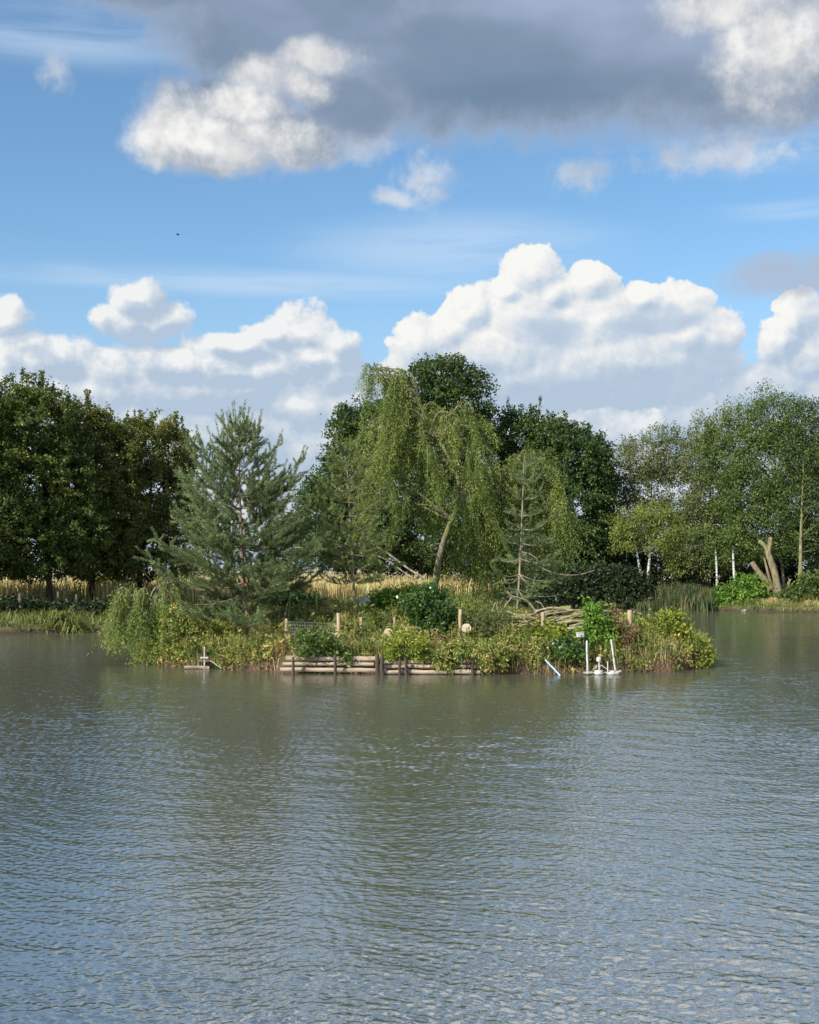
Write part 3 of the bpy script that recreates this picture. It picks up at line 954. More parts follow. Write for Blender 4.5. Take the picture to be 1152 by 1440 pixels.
# ---- the airy trees on the right bank
GR = 'tall airy trees on the right bank'
for nm, lab, tpx, Y, es, mt, bk, n, sd, r0 in [
    ('birch_tree', 'grey green birch with gaps of sky through its crown, left of the right bank trees', [(912, 856), (914, 800), (916, 700), (920, 630)], 102,
     [(920, 640, 40, 34), (900, 650, 36, 34), (945, 640, 32, 40), (880, 672, 26, 34), (915, 690, 52, 40), (955, 700, 24, 50), (885, 720, 30, 40), (925, 750, 48, 40)], 'grey', 'bark', 760, 31, 0.14),
    ('birch_tree', 'slim tree with a narrow leaning top and thin white trunk right of the reeds', [(1008, 842), (1008, 800), (1004, 740), (992, 620)], 99,
     [(990, 612, 18, 30), (985, 650, 22, 36), (1000, 690, 34, 46), (985, 740, 34, 44), (1005, 770, 40, 36)], 'grey', 'birch', 520, 32, 0.10),
    ('birch_tree', 'birch with a stout white trunk base behind the leafy bank shrub', [(1036, 836), (1032, 800), (1030, 740), (1024, 620)], 97,
     [(1024, 610, 28, 34), (1036, 590, 18, 22), (1018, 650, 36, 44), (1040, 700, 42, 50), (1020, 750, 46, 40), (1045, 780, 40, 26)], 'mid', 'birch', 640, 33, 0.13),
    ('ash_tree', 'tallest tree of the right bank, spreading above the cut stump', [(1104, 846), (1100, 790), (1094, 700), (1086, 600)], 94,
     [(1084, 592, 34, 42), (1068, 600, 22, 30), (1100, 620, 30, 36), (1080, 660, 52, 50), (1060, 690, 40, 50), (1105, 710, 40, 50), (1070, 750, 62, 38), (1030, 770, 36, 24), (1100, 762, 36, 22)], 'ash2', 'bark', 1050, 34, 0.16),
    ('ash_tree', 'tree with a straight sunlit yellowish trunk near the right edge', [(1127, 846), (1126, 800), (1127, 740), (1132, 600)], 91,
     [(1136, 600, 30, 42), (1150, 620, 34, 52), (1130, 650, 36, 50), (1155, 700, 40, 60), (1125, 712, 34, 40), (1165, 770, 50, 44), (1130, 760, 26, 20), (1180, 640, 50, 70)], 'ash3', 'barkwillow', 1000, 35, 0.26),
    ('ash_tree', 'leafy tree half cut off by the right edge of the photo', [(1212, 850), (1212, 800), (1210, 640)], 92,
     [(1205, 640, 56, 76), (1225, 720, 70, 70), (1190, 740, 40, 60), (1200, 590, 36, 40)], 'ash2', 'bark', 560, 36, 0.24)]:
    Yt = {32: 90.5, 33: 90.0, 35: 88.6}.get(sd, Y)          # trunks that show stand at the front of their crowns
    b = P(*tpx[0], Yt)
    tr = [Vector((b.x, b.y, gz(b.x, b.y) - 0.1))] + trunk_px(tpx[1:2], Yt) + (trunk_px(tpx[2:3], Yt + 0.6) if sd == 35 else []) + trunk_px(tpx[3 if sd == 35 else 2:], Y + 0.5)
    broad_tree(nm, lab, 'tree', tr[0], [tr], [ell(*e, Y, 1.0) for e in es], M[mt], M[bk], int(n * 1.3), 36, 0.52, 0.18, 0.105, sd, r0, 46, GR, up=0.15, droop=0.5, inner=0.5, flat=0.95, limb_r=0.07, rough=0.34, frm=0.5 if sd in (32, 33, 35) else 0.25)

# small twin-stemmed birch by the reeds
Yb = 91
b = P(905, 838, Yb - 1.4)
tr1 = [Vector((b.x - 0.1, b.y, gz(b.x, b.y) - 0.1))] + trunk_px([(902, 815), (898, 790), (894, 768), (890, 745)], Yb - 1.2)
tr2 = [Vector((b.x + 0.15, b.y, gz(b.x, b.y) - 0.1))] + trunk_px([(911, 812), (914, 780), (913, 755), (915, 738)], Yb - 1.2, 0.1)
broad_tree('birch_tree', 'small yellowing birch with two bright white trunks by the reeds', 'tree', tr1[0], [tr1, tr2],
           [ell(*e, Yb - 1.4) for e in [(895, 730, 30, 14), (920, 722, 26, 14), (938, 745, 26, 26), (880, 752, 16, 20), (930, 757, 28, 20), (950, 772, 12, 34), (875, 745, 12, 16)]],
           M['birchy'], M['birch'], 560, 30, 0.42, 0.17, 0.085, 41, 0.16, 18, droop=0.9, flat=1.0, limb_r=0.05, inner=0.4)


# ------------------------------------------------------------------ shrubs
def shrub(name, label, es, Y, mat, n, per, rad, L, Wd, seed, cat='shrub', group=None, bark='bark', deep=1.0, droop=0.2, up=0.2, flat=0.9, stems=7, inner=0.35, rough=0.2, sprig=0.0):
    rg = np.random.default_rng(seed)
    E = [ell(*e, Y, deep) for e in es]
    cx = sum(e[0] * e[3] for e in E) / sum(e[3] for e in E)
    z = gz(cx, Y)
    if z < -0.2:
        z = 0.0
    root = empty(name, (cx, Y, z), label, cat, group)
    cb, sb = MB(), MB()
    c, d, k = clump_points(E, n, rg, inner, rough)
    c = c[c[:, 2] > 0.03]
    d = d[:len(c)]
    leaf_clumps(cb, c, d, rg, per, rad, L, Wd, droop, flat, sprig, up)
    for i in range(stems):
        t = c[rg.integers(len(c))]
        a = np.array([cx + rg.normal(0, 0.15), Y + rg.normal(0, 0.1), z - 0.08])
        mid = (a + t) / 2 + np.array([0, 0, 0.15 * abs(t[2] - z)]) + rg.normal(0, 0.05, 3)
        pts = curve([a, mid, t], 5)
        sb.tube(pts, taper(len(pts), 0.012 + Y * 0.0002, 0.006), 5, cap=False)
    cb.build('foliage', M[mat], root)
    sb.build('stems', M[bark], root)
    return root


# understorey of the far bank
shrub('hedge', 'overhanging hedge added as shade over the bank grass, along the water behind the log heap, left of the reeds', [(720, 846, 40, 14), (775, 842, 50, 20), (835, 840, 50, 24), (880, 842, 44, 22), (800, 822, 60, 22), (860, 818, 50, 24)], 89.0, 'shade_leaf', 900, 36, 0.5, 0.24, 0.16, 58, 'hedge', deep=0.35)  # added in shade-coloured leaves to hide the sunny bank grass
shrub('hedge', 'dark hedge filling the shade between the dark trees and the reeds', [(760, 836, 70, 26), (830, 835, 70, 28), (880, 825, 50, 36), (930, 815, 60, 40), (870, 790, 40, 40)], 103, 'shade_leaf', 900, 36, 0.6, 0.26, 0.18, 51, 'hedge')
shrub('hedge', 'shady hedge behind the white trunks and the cut stump', [(1000, 812, 60, 42), (1060, 800, 60, 44), (1120, 800, 60, 44), (1180, 800, 60, 48), (985, 780, 30, 40)], 106, 'shade_leaf', 900, 36, 0.6, 0.26, 0.18, 52, 'hedge')
shrub('bush', 'low dark bush in the gap between pine and tallest tree', [(440, 700, 18, 20), (455, 730, 40, 34), (470, 770, 50, 36), (430, 760, 30, 30)], 104, 'dark', 330, 36, 0.55, 0.26, 0.18, 53, 'bush')
shrub('hedge', 'low scrub added to stand for the shade under the left bank trees', [(0, 857, 50, 8), (45, 857, 40, 8), (92, 858, 30, 7), (150, 858, 30, 8), (190, 855, 30, 12)], 60.5, 'shade_leaf', 420, 30, 0.3, 0.16, 0.10, 59, 'scrub', deep=0.4)  # added leaf mass in shade colour, standing in for the tree shadow
shrub('bush', 'dark bushes behind the dry grass at the foot of the tallest tree', [(500, 782, 50, 24), (545, 786, 46, 20), (600, 786, 50, 22), (660, 790, 50, 22), (700, 800, 40, 26)], 105, 'dark', 520, 36, 0.5, 0.24, 0.16, 60, 'bush', deep=0.5)
shrub('bank_shrub', 'leafy green shrub at the water below the white trunks', [(1030, 838, 26, 16), (1055, 830, 22, 20), (1052, 846, 30, 12), (1015, 848, 18, 9)], 87.4, 'bright', 260, 30, 0.32, 0.22, 0.12, 54, deep=0.6)
shrub('bank_shrub', 'small green shrub under the sunlit trunk at the right edge', [(1148, 822, 26, 16), (1118, 838, 16, 12), (1100, 846, 12, 8)], 86.0, 'mid', 160, 30, 0.3, 0.2, 0.11, 55, deep=0.6)
shrub('bank_shrub', 'sunlit yellow leaved bush showing between the trunks of the left bank', [(155, 826, 17, 15), (140, 834, 10, 8)], 74, 'yellowish', 90, 30, 0.3, 0.17, 0.11, 56)
shrub('bush', 'grey green bush beneath the thin conifer on the far bank', [(775, 800, 30, 26), (800, 822, 30, 18), (765, 770, 20, 26)], 96, 'grey', 260, 30, 0.5, 0.24, 0.13, 57, 'bush')


# ------------------------------------------------------------------ grasses
def blades(mb, x, y, z, h, w, rg, lean=0.25, rnd=None, bend=True):
    n = len(x)
    th = rg.uniform(0, 2 * np.pi, n)
    ln = rg.normal(0, lean, (n, 2)) * h[:, None]
    base = np.stack([x, y, z], 1)
    s = np.stack([np.cos(th), np.sin(th), 0 * th], 1) * (w / 2)[:, None]
    mid = base + np.stack([ln[:, 0] * 0.3, ln[:, 1] * 0.3, h * 0.6], 1)
    tip = base + np.stack([ln[:, 0], ln[:, 1], h * 0.97], 1)
    v = np.stack([base - s, base + s, mid + s * 0.7, mid - s * 0.7, tip], 1)
    k = np.arange(n)[:, None] * 5
    r = rg.uniform(0, 1, n) if rnd is None else rnd
    mb.add(v.reshape(-1, 3), k + np.array([[0, 1, 2, 3]]), r)
    mb.f.append(k + np.array([[3, 2, 4]]) + mb.nv - 5 * n)
    mb.r.append(r)
    mb.s.append(np.full(n, False))


def stuff_grass(name, mat, xs, ys, hs, ws, rg, lean=0.25, heads=0.0):
    mb = MB()
    zs = np.array([0.0] * len(xs))
    zs = np.where(island_in(xs, ys) > -0.2, island_z(xs, ys), ground_z(xs, ys)) - 0.03
    blades(mb, xs, ys, zs, hs, ws, rg, lean)
    o = mb.build(name, M[mat])
    return tag(o, kind='stuff')


rg = np.random.default_rng(5)
# standing corn and tall dry grass beyond the banks
n = 26000
x = rg.uniform(-36, 12, n)
y0 = far_shore(x) + 9 + rg.uniform(0, 1, n) ** 1.6 * 26
keep = (wav(x, y0, 0.5) > -0.45) & (x < 7 + 3 * wav(x, y0, 0.3))
x, y0 = x[keep], y0[keep]
stuff_grass('dry_grass', 'straw', x, y0, rg.uniform(1.0, 1.75, len(x)) * (1 + 0.15 * wav(x, y0, 0.8)), np.full(len(x), 0.075), rg, 0.16)
# green and tawny cover on the shore line
n = 26000
x = rg.uniform(-36, 46, n)
y0 = far_shore(x) + rg.uniform(-0.1, 1, n) ** 1.2 * 7
ok = land_dist(x, y0) > -0.12
x, y0 = x[ok], y0[ok]
hh = rg.uniform(0.15, 0.55, len(x)) * (1 + 0.5 * wav(x, y0, 1.5))
stuff_grass('bank_grass', 'grass', x, y0, np.maximum(hh, 0.1), np.full(len(x), 0.05), rg, 0.5)
# reeds at the far shore
n = 3400
px_ = rg.uniform(896, 1004, n)
Yr = rg.uniform(85.6, 90.2, n)
x = (px_ - CX) / FOC * Yr
ok = (land_dist(x, Yr) > -1.8)
x, Yr = x[ok], Yr[ok]
mb = MB()
hh = rg.uniform(0.8, 2.2, len(x)) * np.interp(x, [16, 17.5, 18.5, 20, 22], [0.45, 0.4, 0.7, 0.8, 0.55])
blades(mb, x, Yr, np.maximum(ground_z(x, Yr), -0.1), hh, np.full(len(x), 0.07), rg, 0.12)
tag(mb.build('reeds', M['reed']), kind='stuff')
# arching green blades on the left bank
mb = MB()
for (cx, cy, nb, sc) in [(96, 874, 120, 1.0), (112, 872, 130, 1.1), (126, 876, 130, 1.0), (138, 872, 110, 0.9), (80, 880, 90, 0.8), (146, 880, 90, 0.9)]:
    c = P(cx, cy, 57.2)
    for i in range(nb):
        a = rg.uniform(0, 2 * np.pi)
        ln = rg.uniform(0.7, 1.3) * sc
        d = np.array([np.cos(a), np.sin(a) * 0.7, 0])
        p0 = np.array([c.x + rg.normal(0, 0.12), c.y + rg.normal(0, 0.12), gz(c.x, c.y)])
        pts = [p0, p0 + d * ln * 0.25 + [0, 0, ln * 0.6], p0 + d * ln * 0.65 + [0, 0, ln * 0.72], p0 + d * ln + [0, 0, ln * 0.35]]
        s = np.array([-d[1], d[0], 0]) * 0.03
        v = []
        for q, w in zip(pts, (1, 1, 0.8, 0.1)):
            v += [q - s * w, q + s * w]
        mb.add(v, [(0, 1, 3, 2), (2, 3, 5, 4), (4, 5, 7, 6)], rg.uniform(0.2, 0.9))
tag(mb.build('iris_bed', M['grass']), 'bed of long arching green leaves at the foot of the left bank', 'waterside plants')

# ------------------------------------------------------------------ pines on the island
def shoots(cb, p0, p1, rg, per=46, L=0.085, Wd=0.013, tone=0.5):
    """bottle-brush shoots: needles all round many short axes at once"""
    n = len(p0)
    a = np.repeat(p0, per, 0)
    ax = np.repeat(p1 - p0, per, 0)
    t = rg.uniform(0.0, 1.0, (n * per, 1))
    u = ax / (np.linalg.norm(ax, axis=1, keepdims=True) + 1e-9)
    d = unit(n * per, rg)
    d -= u * np.sum(d * u, 1, keepdims=True)
    d /= np.linalg.norm(d, axis=1, keepdims=True) + 1e-9
    dirn = d * 0.8 + u * 0.75
    r = np.clip(np.repeat(tone + rg.normal(0, 0.12, n), per) + rg.normal(0, 0.10, n * per), 0, 1)
    cb.needles(a + ax * t, dirn, L * rg.uniform(0.7, 1.2, n * per), Wd, r)


def conifer(name, label, trunk, profile, seed, needle, bark, r0=0.11, gap=0.36, per_whorl=6, start=0.18, dens=1.0, shoot=0.26, lift=(-0.15, 0.95), tipup=0.5, asym=None, bare=0.0, per=44, nl=0.085):
    rg = np.random.default_rng(seed)
    root = empty(name, trunk[0], label, 'tree')
    tb, cb = MB(), MB()
    pts = np.array(curve(trunk, 8))
    h = np.concatenate([[0], np.cumsum(np.linalg.norm(np.diff(pts, axis=0), axis=1))])
    H = h[-1]
    tb.tube(pts, taper(len(pts), r0, 0.012, 0.9), 8, lump=0.06)
    at = lambda s: np.array([np.interp(s, h, pts[:, i]) for i in range(3)])
    s = start * H
    P0, P1 = [], []
    while s < H - 0.12:
        f = s / H
        base = at(s)
        n = per_whorl + rg.integers(-1, 2)
        for i in range(n):
            a = (i + rg.uniform(-0.3, 0.3)) / n * 2 * np.pi + s * 3.1
            ln = np.interp(f, *profile) * rg.uniform(0.72, 1.12)
            if asym:
                ln *= asym(f, a)
            if ln < 0.12:
                continue
            el_ = np.interp(f, [0.15, 0.55, 0.85, 1.0], [lift[0], 0.15, 0.6, lift[1]]) + rg.normal(0, 0.08)
            d = np.array([np.cos(a) * np.cos(el_), np.sin(a) * np.cos(el_), np.sin(el_)])
            side = np.array([-np.sin(a), np.cos(a), 0])
            k = 7
            t = np.linspace(0, 1, k)[:, None]
            br = base + d * ln * t + np.array([0, 0, 1]) * (tipup * ln * 0.35 * t ** 3) + side * (rg.normal(0, 0.06) * ln * t ** 2) - np.array([0, 0, 1]) * (0.10 * ln * np.sin(t * 3.1))
            tb.tube(br, taper(k, 0.006 + 0.010 * ln, 0.004), 5, cap=False)
            if rg.uniform() < bare * (1 - f):
                continue
            nb = max(2, int(ln / 0.085 * dens))
            tt = np.sort(rg.uniform(0.22 if ln > 0.7 else 0.05, 1.0, nb))
            for q in tt:
                o = np.array([np.interp(q, t[:, 0], br[:, j]) for j in range(3)])
                sg = rg.choice([-1, 1])
                l2 = ln * 0.38 * (1.15 - q) * rg.uniform(0.5, 1.2) + shoot * 0.7
                dd = d * 0.75 + side * sg * rg.uniform(0.3, 1.0) + np.array([0, 0, rg.uniform(0.0, 0.5) + 0.25 * tipup])
                dd /= np.linalg.norm(dd)
                e = o + dd * l2
                ns = max(1, int(l2 / (shoot * 0.75)))
                for w in range(ns):
                    a0 = o + (e - o) * (w / ns)
                    a1 = o + (e - o) * ((w + 1) / ns) + np.array([0, 0, 0.04 * tipup])
                    P0.append(a0)
                    P1.append(a1)
                    if rg.uniform() < 0.55:
                        f2 = dd * 0.6 + unit(1, rg)[0] * 0.7 + np.array([0, 0, 0.35 * tipup])
                        P0.append(a1)
                        P1.append(a1 + f2 / np.linalg.norm(f2) * shoot * rg.uniform(0.6, 1.0))
            # terminal leader of the branch turns up
            P0.append(br[-1])
            P1.append(br[-1] + (d * 0.5 + np.array([0, 0, 0.5 + tipup * f])) * shoot * 1.1)
        s += gap * rg.uniform(0.8, 1.15) * np.interp(f, [0, 0.7, 1], [1.0, 1.15, 0.9])
    for q in np.linspace(0.86, 0.985, 5):
        P0.append(at(q * H))
        P1.append(at(min(q + 0.04, 1) * H))
    P0.append(at(0.97 * H))
    P1.append(at(H) + np.array([0, 0, 0.10]))
    shoots(cb, np.array(P0), np.array(P1), rg, per, nl)
    tb.build('trunk', M[bark], root)
    cb.build('crown', M[needle], root)
    return root


def ground_pt(px, py, Y, dz=-0.08):
    q = P(px, py, Y)
    return Vector((q.x, q.y, gz(q.x, q.y) + dz))


Yp = 38.3
conifer('pine_tree', 'large blue green pine with upturned shoots on the left of the island',
        [ground_pt(362, 905, Yp)] + [P(x, y, Yp) for x, y in [(351, 870), (344, 835), (341, 780), (337, 690), (337, 604)]],
        ([0.0, 0.14, 0.26, 0.38, 0.56, 0.68, 0.80, 0.92, 1.0], [1.5, 2.2, 2.4, 2.4, 2.25, 1.95, 1.25, 0.6, 0.2]), 61, 'pine', 'barkpine',
        0.12, 0.36, 6, 0.17, 0.82, 0.35, (-0.25, 0.85), 0.85, per=100, nl=0.095, bare=0.08,
        asym=lambda f, a: (1.0 + 0.22 * math.sin(3 * a + 40 * f)) * ((0.55 if math.cos(a) > 0.2 else 1.1) if f < 0.25 else 1.0))
conifer('pine_tree', 'thin young pine with a bare kinked stem right of the large pine',
        [ground_pt(509, 872, 39.5)] + [P(x, y, 39.5) for x, y in [(507, 862), (499, 842), (497, 800), (493, 740), (489, 673), (487, 622)]],
        ([0.0, 0.22, 0.3, 0.42, 0.55, 0.70, 0.85, 1.0], [0.3, 0.7, 1.25, 1.45, 1.3, 1.0, 0.6, 0.2]), 62, 'pine2', 'barkpale',
        0.05, 0.40, 6, 0.26, 0.60, 0.34, (-0.05, 0.8), 0.2, bare=0.1, per=80, nl=0.10)
conifer('pine_tree', 'tall spindly conifer with a thin straight trunk and sparse drooping branches',
        [ground_pt(727, 870, 41)] + [P(x, y, 41) for x, y in [(728, 850), (731, 801), (735, 709), (737, 656), (738, 634)]],
        ([0.0, 0.18, 0.32, 0.5, 0.7, 0.85, 1.0], [0.2, 1.5, 1.6, 1.25, 0.8, 0.45, 0.15]), 63, 'pine', 'barkpale',
        0.050, 0.50, 5, 0.2, 0.55, 0.34, (-0.35, 0.7), 0.12, asym=lambda f, a: 1.0 if math.cos(a) > -0.2 else 0.45, bare=0.35, per=70, nl=0.09)


# ------------------------------------------------------------------ weeping willows
def willow(name, label, trunk, domes, seed, mat, bark, r0, Y, ns, Lf=0.10, Wf=0.024, gapl=0.045, limb_top=0.5, cat='tree', reach=None, zmin=0.05):
    """domes: (px, py, rx, ry, hang_px, weight) canopy caps from which strands hang"""
    rg = np.random.default_rng(seed)
    root = empty(name, trunk[0], label, cat)
    tb, cb = MB(), MB()
    tp = curve(trunk, 8)
    rr = taper(len(tp), r0, r0 * 0.28, 0.9)
    tb.tube(tp, rr, 9, lump=0.08)
    w = np.array([d[5] for d in domes], float)
    k = Y / FOC
    tops = []
    for d in domes:
        e = ell(d[0], d[1], d[2], d[3], Y, 1.0)
        tops += [(e[0] + e[3] * 0.6 * sx, e[1] + e[4] * 0.6 * sy, e[2] + e[5] * 0.35) for sx, sy in ((0, 0), (0.7, 0.3), (-0.7, 0.2), (0.2, -0.7), (-0.3, 0.7))]
    limbs(tb, tp, rr, tops, rg, 0.055, 6, 0.22, limb_top, 0.09)
    C, D, R = [], [], []
    for di, dm in enumerate(domes):
        n = int(ns * w[di] / w.sum())
        e = np.array(ell(dm[0], dm[1], dm[2], dm[3], Y, 1.0))
        nb = max(4, n // 16)
        for bi in range(nb):
            # a bough arches out of the crown and over; its leafy strands hang from the outer part
            a = rg.uniform(0, 2 * np.pi)
            top = e[:3] + e[3:] * np.array([0.25 * np.cos(a), 0.25 * np.sin(a), rg.uniform(-0.5, 0.9)])
            rim = e[:3] + e[3:] * np.array([np.cos(a), np.sin(a), 0]) * rg.uniform(0.7, 1.2) + np.array([0, 0, e[5] * rg.uniform(-0.9, 0.5)])
            mid = (top + rim) / 2 + np.array([0, 0, 0.35 * np.linalg.norm(rim - top) + 0.1])
            bough = np.array(curve([top, mid, rim], 6))
            tb.tube(bough, taper(len(bough), 0.018, 0.007), 4, cap=False)
            tone = rg.normal(0.48, 0.16)
            blen = rg.uniform(0.35, 1.05) ** 1.2
            lean = rg.normal(0, 0.16, 2) + np.array([np.cos(a), np.sin(a)]) * 0.12
            for i in range(int(n / nb) + 1):
                f = rg.uniform(0.15, 1.0) * (len(bough) - 1)
                p0 = bough[int(f)] + rg.normal(0, 0.05, 3)
                hang = dm[4] * k * blen * rg.uniform(0.35, 1.15)
                m_ = max(5, int(hang / gapl))
                t = np.linspace(0, 1, m_)
                sway = lean + rg.normal(0, 0.14, 2)
                wob = 0.03 * np.sin(t * 7 + rg.uniform(0, 6))
                ow = rg.uniform(0.05, 0.25)
                q = np.stack([p0[0] + np.cos(a) * ow * (1 - np.exp(-4 * t)) + sway[0] * hang * t ** 1.4 + wob,
                              p0[1] + np.sin(a) * ow * (1 - np.exp(-4 * t)) + sway[1] * hang * t ** 1.4,
                              p0[2] + 0.10 * np.sin(np.minimum(t * 6, 1.0) * np.pi) - hang * t], 1)
                q = q[q[:, 2] > zmin]
                if len(q) < 3:
                    continue
                if rg.uniform() < 0.25:
                    tb.tube(q[:: max(1, len(q) // 5)], 0.005, 3, cap=False)
                q = q + rg.normal(0, 0.028, q.shape)
                C.append(q)
                D.append(np.stack([rg.normal(0, 0.7, len(q)), rg.normal(0, 0.7, len(q)), np.full(len(q), -0.8)], 1))
                R.append(np.clip(tone + rg.normal(0, 0.15, len(q)), 0, 1))
    C, D, R = np.vstack(C), np.vstack(D), np.concatenate(R)
    cb.leaves(C, D, unit(len(C), rg) + np.array([0, -0.2, 0.3]), Lf * rg.uniform(0.7, 1.3, len(C)), Wf, R)
    tb.build('trunk', M[bark], root)
    cb.build('crown', M[mat], root)
    return root


Yw = 43.5
willow('weeping_willow', 'tall weeping willow with a mossy leaning trunk in the middle of the island',
       [ground_pt(603, 872, Yw)] + [P(x, y, Yw) for x, y in [(607, 845), (613, 816), (619, 779), (629, 747), (640, 720), (645, 695), (640, 660), (612, 610), (590, 570)]],
       [(545, 535, 26, 24, 80, 0.8), (562, 560, 30, 34, 90, 0.9), (540, 600, 34, 34, 80, 0.8), (575, 625, 40, 40, 90, 1.0), (628, 590, 40, 22, 70, 0.9), (655, 610, 30, 26, 70, 0.7), (610, 620, 46, 40, 80, 0.9), (662, 650, 36, 36, 80, 0.9),
        (600, 668, 60, 40, 70, 0.9), (545, 665, 40, 40, 80, 0.9), (535, 715, 30, 30, 70, 0.7), (575, 720, 40, 30, 60, 0.6), (645, 695, 40, 36, 80, 0.8), (675, 700, 20, 50, 130, 0.8), (525, 522, 12, 10, 40, 0.16), (520, 650, 14, 30, 60, 0.3)],
       71, 'willow', 'barkwillow', 0.15, Yw, 2300, 0.105, 0.027, 0.046)
Yv = 46
willow('weeping_willow', 'second weeping willow with long hanging curtains and a dark trunk, behind the spindly conifer',
       [ground_pt(718, 872, Yv)] + [P(x, y, Yv) for x, y in [(717, 845), (715, 815), (712, 780), (718, 740), (722, 700), (735, 655)]],
       [(748, 652, 34, 18, 110, 1.2), (720, 675, 40, 26, 120, 1.1), (772, 690, 26, 30, 130, 1.0), (700, 700, 30, 26, 150, 1.1), (682, 715, 22, 26, 150, 1.3), (668, 740, 14, 20, 130, 1.0), (735, 720, 44, 30, 110, 0.9), (795, 725, 16, 26, 80, 0.6), (755, 730, 30, 24, 100, 0.7)],
       72, 'willow', 'bark', 0.13, Yv, 1900, 0.11, 0.028, 0.048)
willow('weeping_willow', 'low willow bush trailing its leaves into the water at the left end of the island',
       [ground_pt(252, 915, 38.6)] + [P(x, y, 38.6) for x, y in [(240, 890), (222, 862), (205, 845), (190, 835)]],
       [(188, 842, 24, 12, 90, 1.2), (170, 868, 16, 18, 60, 0.8), (205, 862, 28, 20, 90, 1.2), (225, 872, 24, 22, 70, 1.0), (236, 845, 22, 20, 60, 0.7), (156, 888, 8, 10, 34, 0.35), (240, 822, 14, 10, 30, 0.3)],
       73, 'willow', 'barkpale', 0.06, 38.6, 900, 0.115, 0.030, 0.042, 0.3, cat='willow bush')

# ------------------------------------------------------------------ shrubs and saplings of the island
shrub('laurel_bush', 'dark glossy leaved bush above the log revetment in the middle of the island', [(606, 856, 28, 24), (590, 850, 20, 18), (622, 858, 22, 22), (606, 885, 30, 20), (575, 852, 14, 10), (640, 880, 12, 14), (612, 832, 14, 10)], 36.6, 'laurel', 330, 26, 0.17, 0.12, 0.062, 81, droop=0.5, stems=10)
shrub('nettle_patch', 'fresh green clump of nettles beside the kinked pine stem', [(545, 850, 24, 14), (565, 842, 26, 12), (530, 856, 16, 10), (590, 836, 16, 9)], 40.5, 'bright', 240, 24, 0.18, 0.12, 0.06, 82, 'plants', up=0.5)
shrub('sapling', 'leafy sapling standing above the two white poles', [(831, 858, 9, 10), (838, 872, 14, 14), (834, 892, 20, 18), (845, 886, 14, 14), (850, 905, 18, 12), (822, 908, 13, 14)], 35.9, 'bright', 210, 24, 0.15, 0.125, 0.062, 83, 'sapling', droop=0.6, stems=8)
shrub('bramble_bush', 'yellow green bush covering the right end of the island', [(928, 890, 34, 22), (905, 905, 30, 24), (950, 905, 34, 24), (975, 918, 26, 20), (940, 872, 20, 10), (915, 925, 40, 16), (960, 928, 40, 14), (890, 915, 16, 22), (992, 926, 10, 14)], 37.2, 'yellowish', 640, 26, 0.20, 0.115, 0.06, 84, stems=14, up=0.4)
shrub('bramble_bush', 'dull brown bush between the right white pole and the end post', [(870, 900, 16, 20), (880, 920, 20, 18), (868, 928, 14, 14), (886, 896, 10, 14)], 36.0, 'rust', 190, 26, 0.16, 0.10, 0.05, 85, up=0.4)
shrub('dead_weed', 'tall dead brown seed stalk left of the end post', [(867, 858, 4, 8), (868, 872, 5, 12), (862, 862, 4, 6)], 36.2, 'rust', 40, 18, 0.07, 0.06, 0.03, 86, 'dead weed', up=0.6, stems=4)
shrub('island_shrub', 'dense green shrub at the waterline beneath the large pine', [(258, 895, 32, 32), (285, 900, 34, 28), (242, 918, 24, 18), (275, 922, 36, 12), (310, 896, 22, 22), (250, 868, 20, 16)], 38.0, 'weed', 560, 26, 0.19, 0.10, 0.05, 87, stems=12, up=0.3)
shrub('island_shrub', 'dark green shrub in front of the thin white birch trunks', [(400, 846, 18, 10), (420, 850, 20, 9), (385, 852, 16, 8), (435, 846, 14, 8)], 43, 'laurel', 170, 24, 0.2, 0.13, 0.07, 88)
shrub('island_shrub', 'tawny green shrub hanging over the right end of the log revetment', [(622, 918, 12, 10), (630, 934, 7, 10), (694, 918, 18, 18), (650, 912, 18, 8)], 34.6, 'weed', 260, 26, 0.16, 0.10, 0.04, 89, up=-0.2, droop=0.7)
b = ground_pt(380, 872, 44)
broad_tree('birch_tree', 'young birch with two slim pale trunks half hidden behind the large pine', 'tree', b,
           [[b] + [P(x, y, 44) for x, y in [(379, 845), (378, 815), (374, 770), (380, 720)]], [ground_pt(387, 872, 44)] + [P(x, y, 44) for x, y in [(386, 845), (385, 815), (388, 770), (395, 725)]]],
           [ell(*e, 44) for e in [(380, 740, 40, 34), (405, 765, 36, 30), (360, 770, 30, 28)]], M['grey'], M['birch'], 150, 26, 0.28, 0.10, 0.06, 90, 0.075, 16, limb_r=0.03, droop=0.7)

